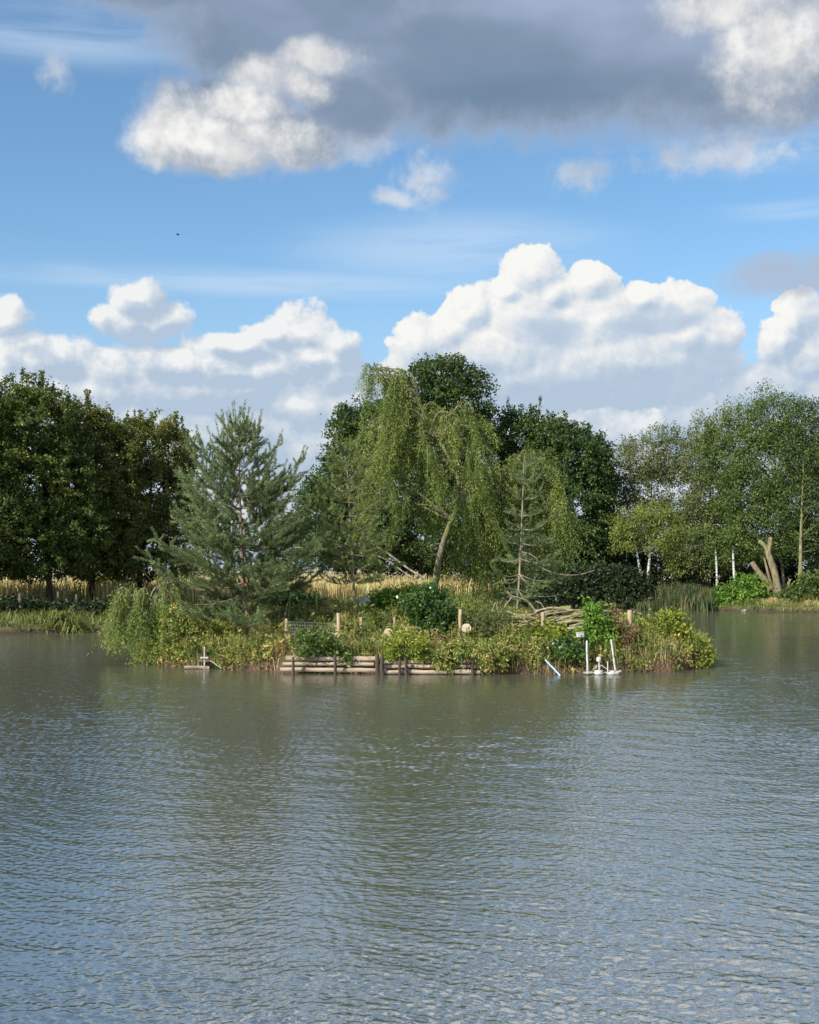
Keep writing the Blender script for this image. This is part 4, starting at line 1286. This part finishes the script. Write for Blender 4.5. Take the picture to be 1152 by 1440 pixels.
for lab, es, Y, mt, n, sd, L, Wd in [
        ('leafy green bush between the tallest fence post and the wire mesh', [(440, 904, 24, 10), (460, 908, 16, 9), (425, 910, 16, 9), (493, 926, 8, 7)], 34.95, 'mid', 130, 101, 0.10, 0.05),
        ('pale tawny bush spilling over the middle of the log revetment', [(575, 908, 26, 11), (590, 918, 12, 10), (550, 920, 8, 9)], 34.8, 'yellowish', 150, 102, 0.09, 0.04),
        ('bush of yellow leaves below the fence post in front of the cut logs', [(775, 898, 24, 13), (790, 908, 18, 10), (755, 905, 20, 12)], 35.9, 'yellowish', 170, 103, 0.10, 0.06),
        ('dark bush hanging over the hollow behind the blue pipe', [(790, 915, 22, 12), (808, 920, 16, 10), (775, 920, 16, 8)], 35.3, 'laurel', 150, 104, 0.11, 0.055),
        ('brambles trailing down the bank right of the log revetment', [(720, 915, 28, 18), (745, 922, 22, 14), (700, 926, 18, 12)], 35.3, 'weed', 170, 105, 0.08, 0.04),
        ('grey green bush beside the larger pale disc', [(680, 882, 26, 16), (700, 878, 22, 14), (665, 895, 18, 12)], 36.4, 'grey', 190, 106, 0.09, 0.04),
        ('scrubby bush on the bare bank between landing stage and logs', [(350, 918, 24, 12), (372, 910, 22, 14), (330, 922, 16, 9)], 36.3, 'weed', 140, 107, 0.08, 0.03)]:
    shrub('island_shrub', lab, es, Y, mt, n, 26, 0.16, L, Wd, sd, up=0.3, stems=9, rough=0.3, sprig=0.12)

# undergrowth covering the island: every plant a spray of leaves round a stem
rg = np.random.default_rng(17)
mb = MB()
KIND = [(0.10, 0.050, 0.20, 0.45, 40), (0.16, 0.080, 0.35, 0.75, 26), (0.085, 0.030, 0.25, 0.8, 60), (0.06, 0.034, 0.2, 0.5, 70), (0.20, 0.020, 0.3, 0.9, 30), (0.12, 0.070, 0.15, 0.4, 36)]
for q in range(620):
    cx = rg.uniform(-8.9, 9.6)
    dep = rg.uniform(0, 1) ** 1.4 * 7.5
    cy = float(np.interp(cx, *IS_F)) + dep + 0.05
    kd = KIND[rg.choice(6, p=[0.25, 0.15, 0.22, 0.18, 0.10, 0.10])]
    n = rg.integers(3, 9)
    x = cx + rg.normal(0, 0.24, n)
    y = cy + rg.normal(0, 0.24, n)
    ok = island_in(x, y) > 0.02
    x, y = x[ok], y[ok]
    if not len(x):
        continue
    n = len(x)
    z = island_z(x, y)
    tall = float(np.interp(cx, [-8, -5.5, -3.5, -1, 2, 3.4, 3.8, 5.6, 6.2, 9], [0.8, 0.8, 1.15, 1.1, 1.35, 1.3, 0.75, 0.75, 1.1, 1.0])) * (0.75 if dep > 4.0 else 1.0)
    hp = rg.uniform(kd[2], kd[3]) * rg.uniform(0.7, 1.2, n) * tall
    tone = np.clip(rg.choice([0.12, 0.28, 0.42, 0.55, 0.70, 0.88], p=[0.16, 0.26, 0.22, 0.16, 0.13, 0.07]) + rg.normal(0, 0.06), 0, 1)
    per = kd[4]
    c = np.repeat(np.stack([x, y, z], 1), per, 0)
    hh = np.repeat(hp, per)
    t = rg.uniform(0.05, 1, len(c)) ** 0.7
    off = np.stack([rg.normal(0, 0.10, len(c)), rg.normal(0, 0.10, len(c)), t * hh], 1)
    off[:, :2] *= (0.5 + hh[:, None] * (1.2 - t[:, None] * 0.6))
    dd = np.stack([off[:, 0] * 5, off[:, 1] * 5 - 0.1, rg.normal(0.1, 0.5, len(c))], 1) + unit(len(c), rg) * 0.5
    sz = rg.uniform(0.6, 1.3, len(c))
    mb.leaves(c + off, dd, unit(len(c), rg) * 0.8 + np.array([0, -0.2, 0.8]), kd[0] * sz, kd[1] * sz, np.clip(tone + rg.normal(0, 0.09, len(c)), 0, 1))
    for i in range(n):
        e = np.array([x[i] + rg.normal(0, 0.06), y[i] + rg.normal(0, 0.06), z[i] + hp[i]])
        mb.tube([np.array([x[i], y[i], z[i] - 0.05]), (np.array([x[i], y[i], z[i]]) + e) / 2 + rg.normal(0, 0.02, 3), e], [0.007, 0.006, 0.003], 3, rnd=0.75, cap=False)
tag(mb.build('undergrowth', M['weed']), kind='stuff')
# dry stems and grass along the waterline
n = 5200
x = rg.uniform(-8.6, 9.4, n)
y = np.interp(x, *IS_F) + 0.12 + rg.uniform(0, 1.8, n)
ok = (island_in(x, y) > -0.15)
x, y = x[ok], y[ok]
stuff_grass('dry_stems', 'straw', x, y, rg.uniform(0.25, 0.75, len(x)), np.full(len(x), 0.013), rg, 0.35)
n = 5000
x = rg.uniform(-8.6, 9.4, n)
y = np.interp(x, *IS_F) + rg.uniform(-0.15, 0.35, n)
mbx = MB()
blades(mbx, x, y, island_z(x, y) + 0.12, rg.uniform(0.1, 0.3, len(x)), np.full(len(x), 0.016), rg, 0.7)
tag(mbx.build('hanging_roots', M['root']), kind='stuff')
n = 16000
x = rg.uniform(-9, 9.5, n)
y = rg.uniform(37, 49, n)
ok = island_in(x, y) > 0.3
x, y = x[ok], y[ok]
stuff_grass('island_grass', 'grass', x, y, rg.uniform(0.2, 0.65, len(x)), np.full(len(x), 0.03), rg, 0.35)


# ------------------------------------------------------------------ posts, logs and stakes
def post(name, label, pbot, ptop, Y, r, mat, cat='post', group=None, sides=10, dz=-0.25, lump=0.03, Y2=None):
    a = P(*pbot, Y)
    t = P(*ptop, Y if Y2 is None else Y2)
    g = max(gz(a.x, a.y), -0.4)
    if a.z > g - 0.1:
        d = (t - a)
        a = a - d * ((a.z - (g - 0.15)) / max(d.z, 0.05))
    mbp = MB()
    k = 6
    mbp.tube([a + (t - a) * (i / (k - 1)) + Vector((RNG.normal(0, r * 0.10), 0, 0)) * (0 < i < k - 1) for i in range(k)], taper(k, r * 1.05, r * 0.95), sides, lump=lump)
    return tag(mbp.build(name, M[mat], origin=a), label, cat, group)


GP = 'fence posts on the island'
post('fence_post', 'slim pale fence post at the left end of the wire mesh', (403, 898), (403, 870), 37.2, 0.045, 'post', group=GP)
post('fence_post', 'tallest clean fence post, above the left half of the log revetment', (477, 912), (476, 862), 36.2, 0.062, 'post', group=GP)
post('fence_post', 'fence post standing just below the kinked pine stem', (508, 905), (508, 868), 37.0, 0.055, 'post', group=GP)
post('fence_post', 'thin short fence post sunk in the weeds left of the dark bush', (555, 900), (555, 868), 37.5, 0.045, 'post', group=GP)
post('fence_post', 'fence post beside the larger pale round disc', (646, 907), (648, 857), 36.2, 0.055, 'post', group=GP)
post('fence_post', 'fence post in front of the pile of cut logs', (763, 892), (764, 861), 36.6, 0.062, 'post', group=GP)
post('fence_post', 'thick square topped post near the right end of the island', (886, 892), (886, 858), 36.8, 0.075, 'post', group=GP)
GQ = 'old posts along the left bank'
post('old_post', 'dark weathered post at the far left, under the tallest left tree', (30, 862), (28, 834), 60, 0.09, 'oldpost', group=GQ)
post('old_post', 'dark post with a forked twig between the two left trunks', (83, 862), (82, 832), 61, 0.07, 'oldpost', group=GQ)
post('old_post', 'short dark post just left of the forking trunk', (108, 862), (108, 836), 62, 0.08, 'oldpost', group=GQ)
post('marker_stake', 'thin yellow stake in the grass behind the wire mesh', (446, 860), (444, 826), 42, 0.028, 'yellow', 'stake')
GS = 'two pale sticks leaning behind the first fence post'
post('leaning_stick', 'left of two pale leaning sticks behind the first fence post', (401, 868), (405, 846), 38.0, 0.022, 'barkpale', 'stick', GS)
post('leaning_stick', 'right of two pale leaning sticks behind the first fence post', (405, 868), (408, 847), 38.05, 0.020, 'barkpale', 'stick', GS)

# wire mesh panel: one woven sheet
mb = MB()
a, b2 = P(404, 890, 36.75), P(474, 890, 36.35)
for i in range(30):
    f = i / 29
    q = a.lerp(b2, f)
    g = gz(q.x, q.y)
    mb.tube([(q.x, q.y, g), (q.x, q.y, P(0, 874 + 3 * f, q.y).z)], 0.004, 4, cap=False)
for j in range(6):
    mb.tube([(a.lerp(b2, f).x, a.lerp(b2, f).y - 0.008, P(0, 874 + 3 * f + j * 4.5, a.lerp(b2, f).y).z) for f in np.linspace(0, 1, 8)], 0.004, 4, cap=False)
tag(mb.build('wire_mesh', M['wire'], origin=a), 'grey wire mesh strung between the first two fence posts', 'wire mesh')

# log revetment: three courses of logs held by stakes
GLg = 'logs of the island revetment'


def log(label, x0, x1, py, Y, r, mat='rail', group=GLg, name='log', cat='log', tilt=0.0):
    a, b_ = P(x0, py, Y), P(x1, py + tilt, Y - 0.04)
    k = max(5, int((b_ - a).length / 0.35))
    w = RNG.normal(0, 0.009, k)
    mbp = MB()
    mbp.tube([a.lerp(b_, i / (k - 1)) + Vector((0, w[i], w[-i])) for i in range(k)], r * (1 + RNG.normal(0, 0.09, k)), 10, lump=0.09)
    return tag(mbp.build(name, M[mat], origin=a), label, cat, group)


log('upper left revetment log, the thickest, under the two tall fence posts', 402, 534, 926.5, 34.95, 0.080)
log('middle left revetment log, behind the leftmost dark stakes', 398, 526, 934, 34.90, 0.066)
log('bottom left revetment log, lying in the water', 394, 528, 941.5, 34.75, 0.062, tilt=1)
log('upper right revetment log, half covered by hanging weeds', 598, 676, 930.5, 34.75, 0.062)
log('short upper revetment log in the middle, beside the thick pair of stakes', 536, 596, 931.5, 34.75, 0.060)
log('middle right revetment log with a dark stake crossing its right end', 540, 677, 938, 34.68, 0.066, tilt=-1)
log('bottom right revetment log, sitting on the water', 536, 676, 945, 34.55, 0.062, tilt=0)
GK = 'dark stakes holding the revetment'
for lab, xx, y0, y1, r in [('leftmost dark revetment stake', 413, 948, 924, 0.04), ('slim dark stake between the leftmost stake and the thick pair', 472, 950, 922, 0.045),
                           ('left of the thick pair of dark stakes at the gap in the logs', 531, 951, 920, 0.06), ('right of the thick pair of dark stakes at the gap in the logs', 538, 951, 921, 0.055),
                           ('left of two slim dark stakes right of the gap in the logs', 562, 952, 926, 0.04), ('right of two slim dark stakes right of the gap in the logs', 571.5, 952, 925, 0.045),
                           ('rightmost dark revetment stake', 665, 951, 925, 0.045)]:
    post('revetment_stake', lab, (xx, y0), (xx + RNG.normal(0, 0.6), y1), 34.40, r, 'stake', 'stake', GK, 8)

# sawn discs and stones
for nm, lab, px, py, Y, r, mt in [('sawn_disc', 'larger pale round disc on the right of a fence post', 656, 884, 36.0, 0.145, 'sawn'), ('sawn_disc', 'smaller pale disc leaning in the weeds left of the dark bush', 546, 890, 36.8, 0.13, 'sawn')]:
    c = P(px, py, Y)
    mb = MB()
    ax = Vector((0.15, -1.0, 0.35)).normalized()
    pts = [c + ax * t for t in (-0.05, -0.035, 0.035, 0.05)]
    mb.tube(pts, [r * 0.93, r, r, r * 0.95], 20, lump=0.05)
    tag(mb.build(nm, M[mt], origin=c), lab, 'wood disc')
mb = MB()
c = P(511, 846, 40.2)
mb.ball(c, (0.26, 0.22, 0.17), 18, 12, lump=0.10, seed=3)
tag(mb.build('boulder', M['stone'], origin=c), 'pale boulder right behind the kinked pine stem', 'boulder')

# cut log pile
GC = 'cut branches heaped on the island'
for i, (lab, x0, y0, x1, y1, Y, r) in enumerate([
        ('thick pale log with a cut end pointing up right on top of the heap', 776, 862, 803, 856, 39.0, 0.12),
        ('broad pale log lying flat just right of the spindly conifer', 755, 864, 786, 861, 38.8, 0.15),
        ('flat mossy log left of the log pile, beside the spindly conifer foot', 712, 872, 748, 866, 38.5, 0.09),
        ('dark curved branch bending down the front of the log heap', 776, 876, 790, 896, 37.4, 0.05)]):
    a, b_ = P(x0, y0, Y), P(x1, y1, Y - 0.3)
    pts = [a, a.lerp(b_, 0.5) + Vector((0.0, 0.0, 0.03 if i < 3 else -0.12)), b_]
    pp = curve(pts, 5)
    mb = MB()
    mb.tube(pp, taper(len(pp), r, r * 0.85), 11, lump=0.09)
    o = mb.build('cut_log', M['barkmoss'], origin=a)
    tag(o, lab, 'log')
    e = MB()
    d = (Vector(pp[-1]) - Vector(pp[-2])).normalized()
    e.tube([Vector(pp[-1]) - d * 0.012, Vector(pp[-1]) + d * 0.008], r * 0.80, 12)
    e.build('cut_end', M['sawn'], o)
rg = np.random.default_rng(33)
for i in range(96):
    px0 = rg.uniform(700, 846) if i < 20 else rg.uniform(745, 850)
    py0 = rg.uniform(858, 888)
    Y = 38.2 - (py0 - 858) * 0.045 + rg.uniform(-0.3, 0.3)
    ln = rg.uniform(24, 62)
    py1 = py0 + rg.normal(-3, 11)
    r = rg.uniform(0.012, 0.05)
    a = P(px0, py0, Y)
    b_ = P(px0 + ln, max(py1, 858), Y + rg.uniform(-0.5, 0.5))
    if b_.x > 6.6:
        continue
    pp = curve([a, a.lerp(b_, 0.5) + Vector((0, 0, rg.normal(0.03, 0.05))), b_], 4)
    mb = MB()
    mb.tube(pp, taper(len(pp), r, r * 0.6), 7, lump=0.10)
    tag(mb.build('cut_branch', M['barkmoss' if i % 3 else 'barkpale'], origin=a), 'mossy cut branch in the heap around the foot of the spindly conifer', 'branch', GC)
GB = 'bare dead branches left of the log heap'
for lab, pts, Y in [('bare stick leaning up right at the foot of the spindly conifer', [(704, 862), (712, 850), (720, 840)], 39),
                    ('forked bare twig standing at the left end of the dead branches', [(692, 862), (697, 848), (701, 862)], 39),
                    ('long bare branch arching over from the conifer foot to the log heap', [(714, 832), (720, 838), (742, 845), (756, 862)], 39.6),
                    ('short curved bare branch next to the broad pale log', [(755, 846), (762, 850), (768, 862)], 39.4),
                    ('thin bare branch sloping down beside the conifer foot', [(744, 848), (750, 856), (756, 866)], 39.2)]:
    pp = curve([P(x, y, Y) for x, y in pts], 5)
    mb = MB()
    mb.tube(pp, taper(len(pp), 0.03, 0.014), 6)
    tag(mb.build('dead_branch', M['barkpale'], origin=pp[0]), lab, 'branch', GB)
# bare limbs seen in the gaps of the trees
for lab, pts, Y, r in [('long bare pale limb reaching up left under the willow', [(596, 812), (575, 800), (545, 778), (512, 758)], 62, 0.065),
                       ('lower bare pale limb under the willow, parallel to the longer one', [(588, 816), (570, 806), (545, 788), (518, 776)], 62.5, 0.05),
                       ('bare curved branch sagging right of the spindly conifer', [(734, 776), (750, 782), (765, 800), (790, 808), (815, 808), (836, 802)], 41, 0.025)]:
    pp = curve([P(x, y, Y) for x, y in pts], 6)
    mb = MB()
    mb.tube(pp, taper(len(pp), r, r * 0.4), 7)
    tag(mb.build('dead_branch', M['barkpale'], origin=pp[0]), lab, 'branch', 'bare limbs among the trees')
post('bare_stem', 'pale forked dead stem in front of the dark bush', (606, 912), (602, 882), 35.9, 0.025, 'barkpale', 'stem', Y2=36.0)

# red cloth by the birches
c = P(390, 822, 43.6)
mb = MB()
v, f = [], []
for i in range(9):
    for j in range(4):
        v.append((c.x + (j - 1.5) * 0.055 * (1 - 0.25 * i / 8) + 0.02 * math.sin(i), c.y + 0.05 * math.sin(j * 2.1 + i * 0.5), c.z + 0.05 - i * 0.062))
for i in range(8):
    for j in range(3):
        f.append((i * 4 + j, i * 4 + j + 1, i * 4 + j + 5, i * 4 + j + 4))
mb.add(v, f, 0.5, True)
o = mb.build('red_cloth', M['red'], origin=c)
sol = o.modifiers.new('thick', 'SOLIDIFY')
sol.thickness = 0.03
tag(o, 'dull red cloth hanging beside the thin white birch trunks', 'cloth')
mb = MB()
mb.tube(curve([P(372, 823, 43.7), P(386, 818, 43.7), P(402, 808, 43.7)], 4), 0.03, 6)
tag(mb.build('dead_branch', M['bark'], origin=P(372, 823, 43.7)), 'dark bare branch crossing the thin birch trunks above the red cloth', 'branch')

# ------------------------------------------------------------------ things at the island edge
# white floating frame with lamp post
Yf = 34.5
c = P(841, 945, Yf)
c.z = 0.0
root = empty('floating_aerator', c, 'white floating frame with a short lamp topped post between two white poles', 'float')
k = Yf / FOC
X = lambda px: (px - CX) * k
mb = MB()
mb.ball((X(841), Yf, 0.045), (0.145, 0.13, 0.065), 20, 10)
mb.tube([(X(841), Yf, 0.06), (X(841), Yf, 0.125)], [0.13, 0.12], 18)
mb.build('float', M['white'], root)
mb = MB()
mb.ball((X(861), Yf + 0.05, 0.035), (0.19, 0.12, 0.06), 20, 10)
mb.tube([(X(861), Yf + 0.05, 0.07), (X(861), Yf + 0.05, 0.11)], [0.10, 0.085], 16)
mb.build('float', M['white'], root)
mb = MB()
mb.box((X(826), Yf + 0.02, 0.06), (0.26, 0.10, 0.05), 0.1, 0.0, bev=0.012)
mb.box((X(824), Yf - 0.05, 0.05), (0.10, 0.22, 0.045), 0.5, 0.0, bev=0.01)
mb.box((X(868), Yf + 0.03, 0.085), (0.20, 0.06, 0.045), -0.1, -0.25, bev=0.01)
mb.box((X(850), Yf + 0.12, 0.05), (0.9, 0.045, 0.035), 0.0, 0.0, bev=0.008)
mb.build('outrigger', M['whiteold'], root)
mb = MB()
mb.tube([(X(841.5), Yf, 0.12), (X(841.5), Yf, 0.36)], 0.020, 10)
mb.build('lamp_post', M['white'], root)
mb = MB()
mb.tube([(X(841), Yf, 0.36 + t) for t in (0, 0.02, 0.10, 0.135, 0.15)], [0.04, 0.065, 0.072, 0.06, 0.02], 18)
mb.build('lamp_head', M['white'], root)
mb = MB()
mb.tube([(X(853.5), Yf, 0.05), (X(853.5), Yf, 0.36)], 0.017, 10)
mb.tube([(X(853.5), Yf, 0.345), (X(853.5), Yf, 0.375)], 0.026, 10)
mb.build('standpipe', M['white'], root)
for x0, x1, z0, z1 in [(844, 857, 0.27, 0.10), (839, 833, 0.26, 0.14)]:
    mb = MB()
    mb.tube([(X(x0), Yf + 0.02, z0), (X(x1), Yf + 0.02, z1)], 0.013, 8)
    mb.build('brace', M['whiteold'], root)
GW = 'white poles at the floating frame'
post('white_pole', 'upright white pole left of the floating frame', (826.5, 947), (825.5, 901), 34.6, 0.029, 'white', 'pole', GW)
post('white_pole', 'white pole leaning left on the right of the floating frame', (866, 946), (859.5, 899), 34.6, 0.027, 'white', 'pole', GW)
# blue pipe
a, b_ = P(786, 948, 34.3), P(767, 928, 34.75)
mb = MB()
mb.tube([a.lerp(b_, t) for t in np.linspace(-0.1, 1, 5)], 0.022, 10)
tag(mb.build('pipe', M['blue'], origin=a), 'pale blue pipe slanting from the bank into the water', 'pipe')
mb = MB()
pp = curve([P(788, 915, 35.0), P(790, 908, 35.0), P(794, 903, 34.98), P(793, 915, 34.95), P(788, 921, 34.93)], 5)
mb.tube(pp, 0.014, 7)
tag(mb.build('hose', M['wire'], origin=pp[0]), 'grey hose loop hanging over the dark hollow in the bank', 'hose')
# white box on a stick
c = P(816, 893, 35.3)
root = empty('white_box', (c.x, c.y, c.z - 0.08), 'small white box on a bent stick above the left white pole', 'box')
mb = MB()
mb.box(c, (0.21, 0.12, 0.14), 0.25, -0.05, bev=0.014)
mb.box(c + Vector((0, 0, 0.078)), (0.225, 0.135, 0.016), 0.25, -0.05, bev=0.004)
mb.build('case', M['white'], root)
mb = MB()
mb.ball(c + Vector((0.03, -0.065, -0.005)), (0.018, 0.012, 0.018), 10, 8)
mb.build('knob', M['black'], root)
mb = MB()
mb.tube(curve([Vector((c.x + 0.10, c.y + 0.02, gz(c.x, c.y) - 0.1)), c + Vector((0.11, 0.05, -0.2)), c + Vector((0.13, 0.03, -0.02)), c + Vector((0.10, 0.02, 0.06))], 5), 0.016, 8)
mb.build('stick', M['barkpale'], root)
# landing stage with a white cross post
Yd = 36.5
k = Yd / FOC
X = lambda px: (px - CX) * k
Zp = lambda py: P(0, py, Yd).z
root = empty('duck_platform', (X(290), Yd, 0.0), 'small weathered landing stage with a white cross shaped post at the left of the island', 'platform')
mb = MB()
mb.tube([(X(290), Yd - 0.12, -0.3), (X(290), Yd - 0.12, Zp(909))], 0.026, 10)
mb.build('post', M['whiteold'], root)
mb = MB()
mb.box((X(290), Yd - 0.165, Zp(924.5)), (0.25, 0.04, 0.055), 0.0, 0.0, bev=0.01)
mb.build('crossbar', M['whiteold'], root)
mb = MB()
for j in range(5):
    mb.box((X(288), Yd - 0.08 + j * 0.125, Zp(929.5)), (0.40, 0.115, 0.028), 0.0, 0.03, bev=0.006)
mb.build('deck', M['oldpost'], root)
mb = MB()
mb.tube([(X(262), Yd - 0.1, 0.045), (X(279), Yd - 0.11, 0.06), (X(297), Yd - 0.12, 0.04)], 0.048, 10, lump=0.06)
mb.build('beam', M['rail'], root)
for xx in (280.5, 285.0):
    mb = MB()
    mb.tube([(X(xx), Yd + 0.0, -0.3), (X(xx), Yd, Zp(930))], 0.018, 8)
    mb.build('leg', M['whiteold'], root)
mb = MB()
mb.tube([(X(296), Yd - 0.1, Zp(927.5)), (X(314), Yd - 0.15, 0.03)], 0.016, 7)
mb.build('ramp_rail', M['whiteold'], root)

# ------------------------------------------------------------------ right bank: pollarded stump, tussocks, stones
Ys = 88.2
b = P(1093, 842, Ys)
g = gz(b.x, b.y)
root = empty('cut_stump', (b.x, b.y, g), 'pollarded stump of sawn off leaning trunks on the right bank', 'tree stump')
for pts, r0, r1 in [([(1094, 842), (1080, 822), (1068, 806), (1058, 791)], 0.30, 0.17), ([(1097, 842), (1091, 812), (1083, 785), (1079, 774)], 0.28, 0.20), ([(1080, 776), (1075, 767), (1068, 761)], 0.17, 0.15),
                    ([(1081, 776), (1083, 765), (1084, 756)], 0.18, 0.15), ([(1092, 836), (1082, 812), (1075, 785)], 0.13, 0.07)]:
    pp = [P(x, y, Ys + (0.2 if r0 < 0.14 else 0)) for x, y in pts]
    if pts[0][1] > 835:
        pp[0].z = g - 0.2
    q = curve(pp, 5)
    mb = MB()
    mb.tube(q, taper(len(q), r0, r1), 12, lump=0.11)
    o = mb.build('trunk', M['pollard'], root)
    e = MB()
    d = (Vector(q[-1]) - Vector(q[-2])).normalized()
    e.tube([Vector(q[-1]) - d * 0.02, Vector(q[-1]) + d * 0.02], r1 * 0.82, 12)
    e.build('sawn_end', M['rail'], root)
GT = 'slim stakes under the right bank trees'
for lab, xx, y0, y1, r, mt in [('pale slim stake just right of the pollarded stump', 1101, 846, 808, 0.07, 'barkpale'), ('pale stub of a stem right of the slim stake by the stump', 1109, 846, 818, 0.10, 'barkpale'),
                               ('slim grey stem close to the sunlit trunk, on its right', 1136, 842, 802, 0.06, 'oldpost')]:
    post('bare_stem', lab, (xx, y0), (xx + 0.5, y1), 89, r, mt, 'stem', GT)
for i, (lab, px, py, rx, rz) in enumerate([('bleached earth clump under the pollarded stump', 1088, 852, 0.95, 0.62), ('straw coloured earth clump at the right edge', 1142, 852, 0.9, 0.45)]):
    c = P(px, py, 85.4 if i == 0 else 84.6)
    mb = MB()
    mb.ball((c.x, c.y, 0.10), (rx, 0.7, rz), 24, 14, lump=0.14, seed=i + 5)
    root = tag(mb.build('earth_clump', M['barkpale'], origin=(c.x, c.y, 0)), lab, 'earth clump')
    rg = np.random.default_rng(i)
    n = 900
    d = unit(n, rg)
    d[:, 2] = np.abs(d[:, 2])
    pp = np.array([c.x, c.y, 0.10]) + d * np.array([rx, 0.7, rz])
    mb = MB()
    blades(mb, pp[:, 0], pp[:, 1], pp[:, 2] - 0.05, rg.uniform(0.15, 0.45, n), np.full(n, 0.05), rg, 0.6)
    mb.build('dry_tuft', M['straw'], root)
for lab, px, py, r in [('round grey stone at the foot of the bank shrub', 1064, 856, 0.28), ('flat grey stone half under water left of the round stone', 1050, 859, 0.34), ('small dark stone below the right hand earth clump', 1124, 858, 0.22)]:
    c = P(px, py, 85.6)
    mb = MB()
    mb.ball((c.x, c.y, 0.06), (r, r * 0.8, r * (0.75 if px == 1064 else 0.35)), 16, 10, lump=0.13, seed=int(px))
    tag(mb.build('stone', M['rock'], origin=(c.x, c.y, 0)), lab, 'stone', 'stones at the right bank')

# ------------------------------------------------------------------ bird
c = P(250.5, 330, 60)
root = empty('bird', c, 'tiny dark bird flying in the blue sky on the left', 'bird')
mb = MB()
mb.tube([c + Vector((-0.10, 0, 0.005)), c + Vector((-0.06, 0, 0)), c, c + Vector((0.05, 0, 0.012)), c + Vector((0.085, 0, 0.012))], [0.008, 0.028, 0.034, 0.024, 0.006], 10)
mb.build('body', M['black'], root)
for s in (-1, 1):
    mb = MB()
    a = [(-0.035, 0, 0.01), (0.03, 0, 0.012), (0.015, s * 0.11, 0.055), (-0.02, s * 0.11, 0.052), (-0.045, s * 0.21, 0.03)]
    top = [Vector(c) + Vector(v_) for v_ in a]
    bot = [v_ - Vector((0, 0, 0.008)) for v_ in top]
    mb.add([tuple(v_) for v_ in top + bot], np.array([(0, 1, 2, 3), (8, 7, 6, 5), (0, 5, 6, 1), (1, 6, 7, 2)]))
    mb.f.append(np.array([(3, 2, 4), (9, 7, 8), (2, 7, 9), (2, 9, 4), (3, 4, 9), (3, 9, 8), (0, 3, 8), (0, 8, 5)]) + mb.nv - 10)
    mb.r.append(np.full(8, 0.5))
    mb.s.append(np.full(8, False))
    mb.build('wing', M['black'], root)
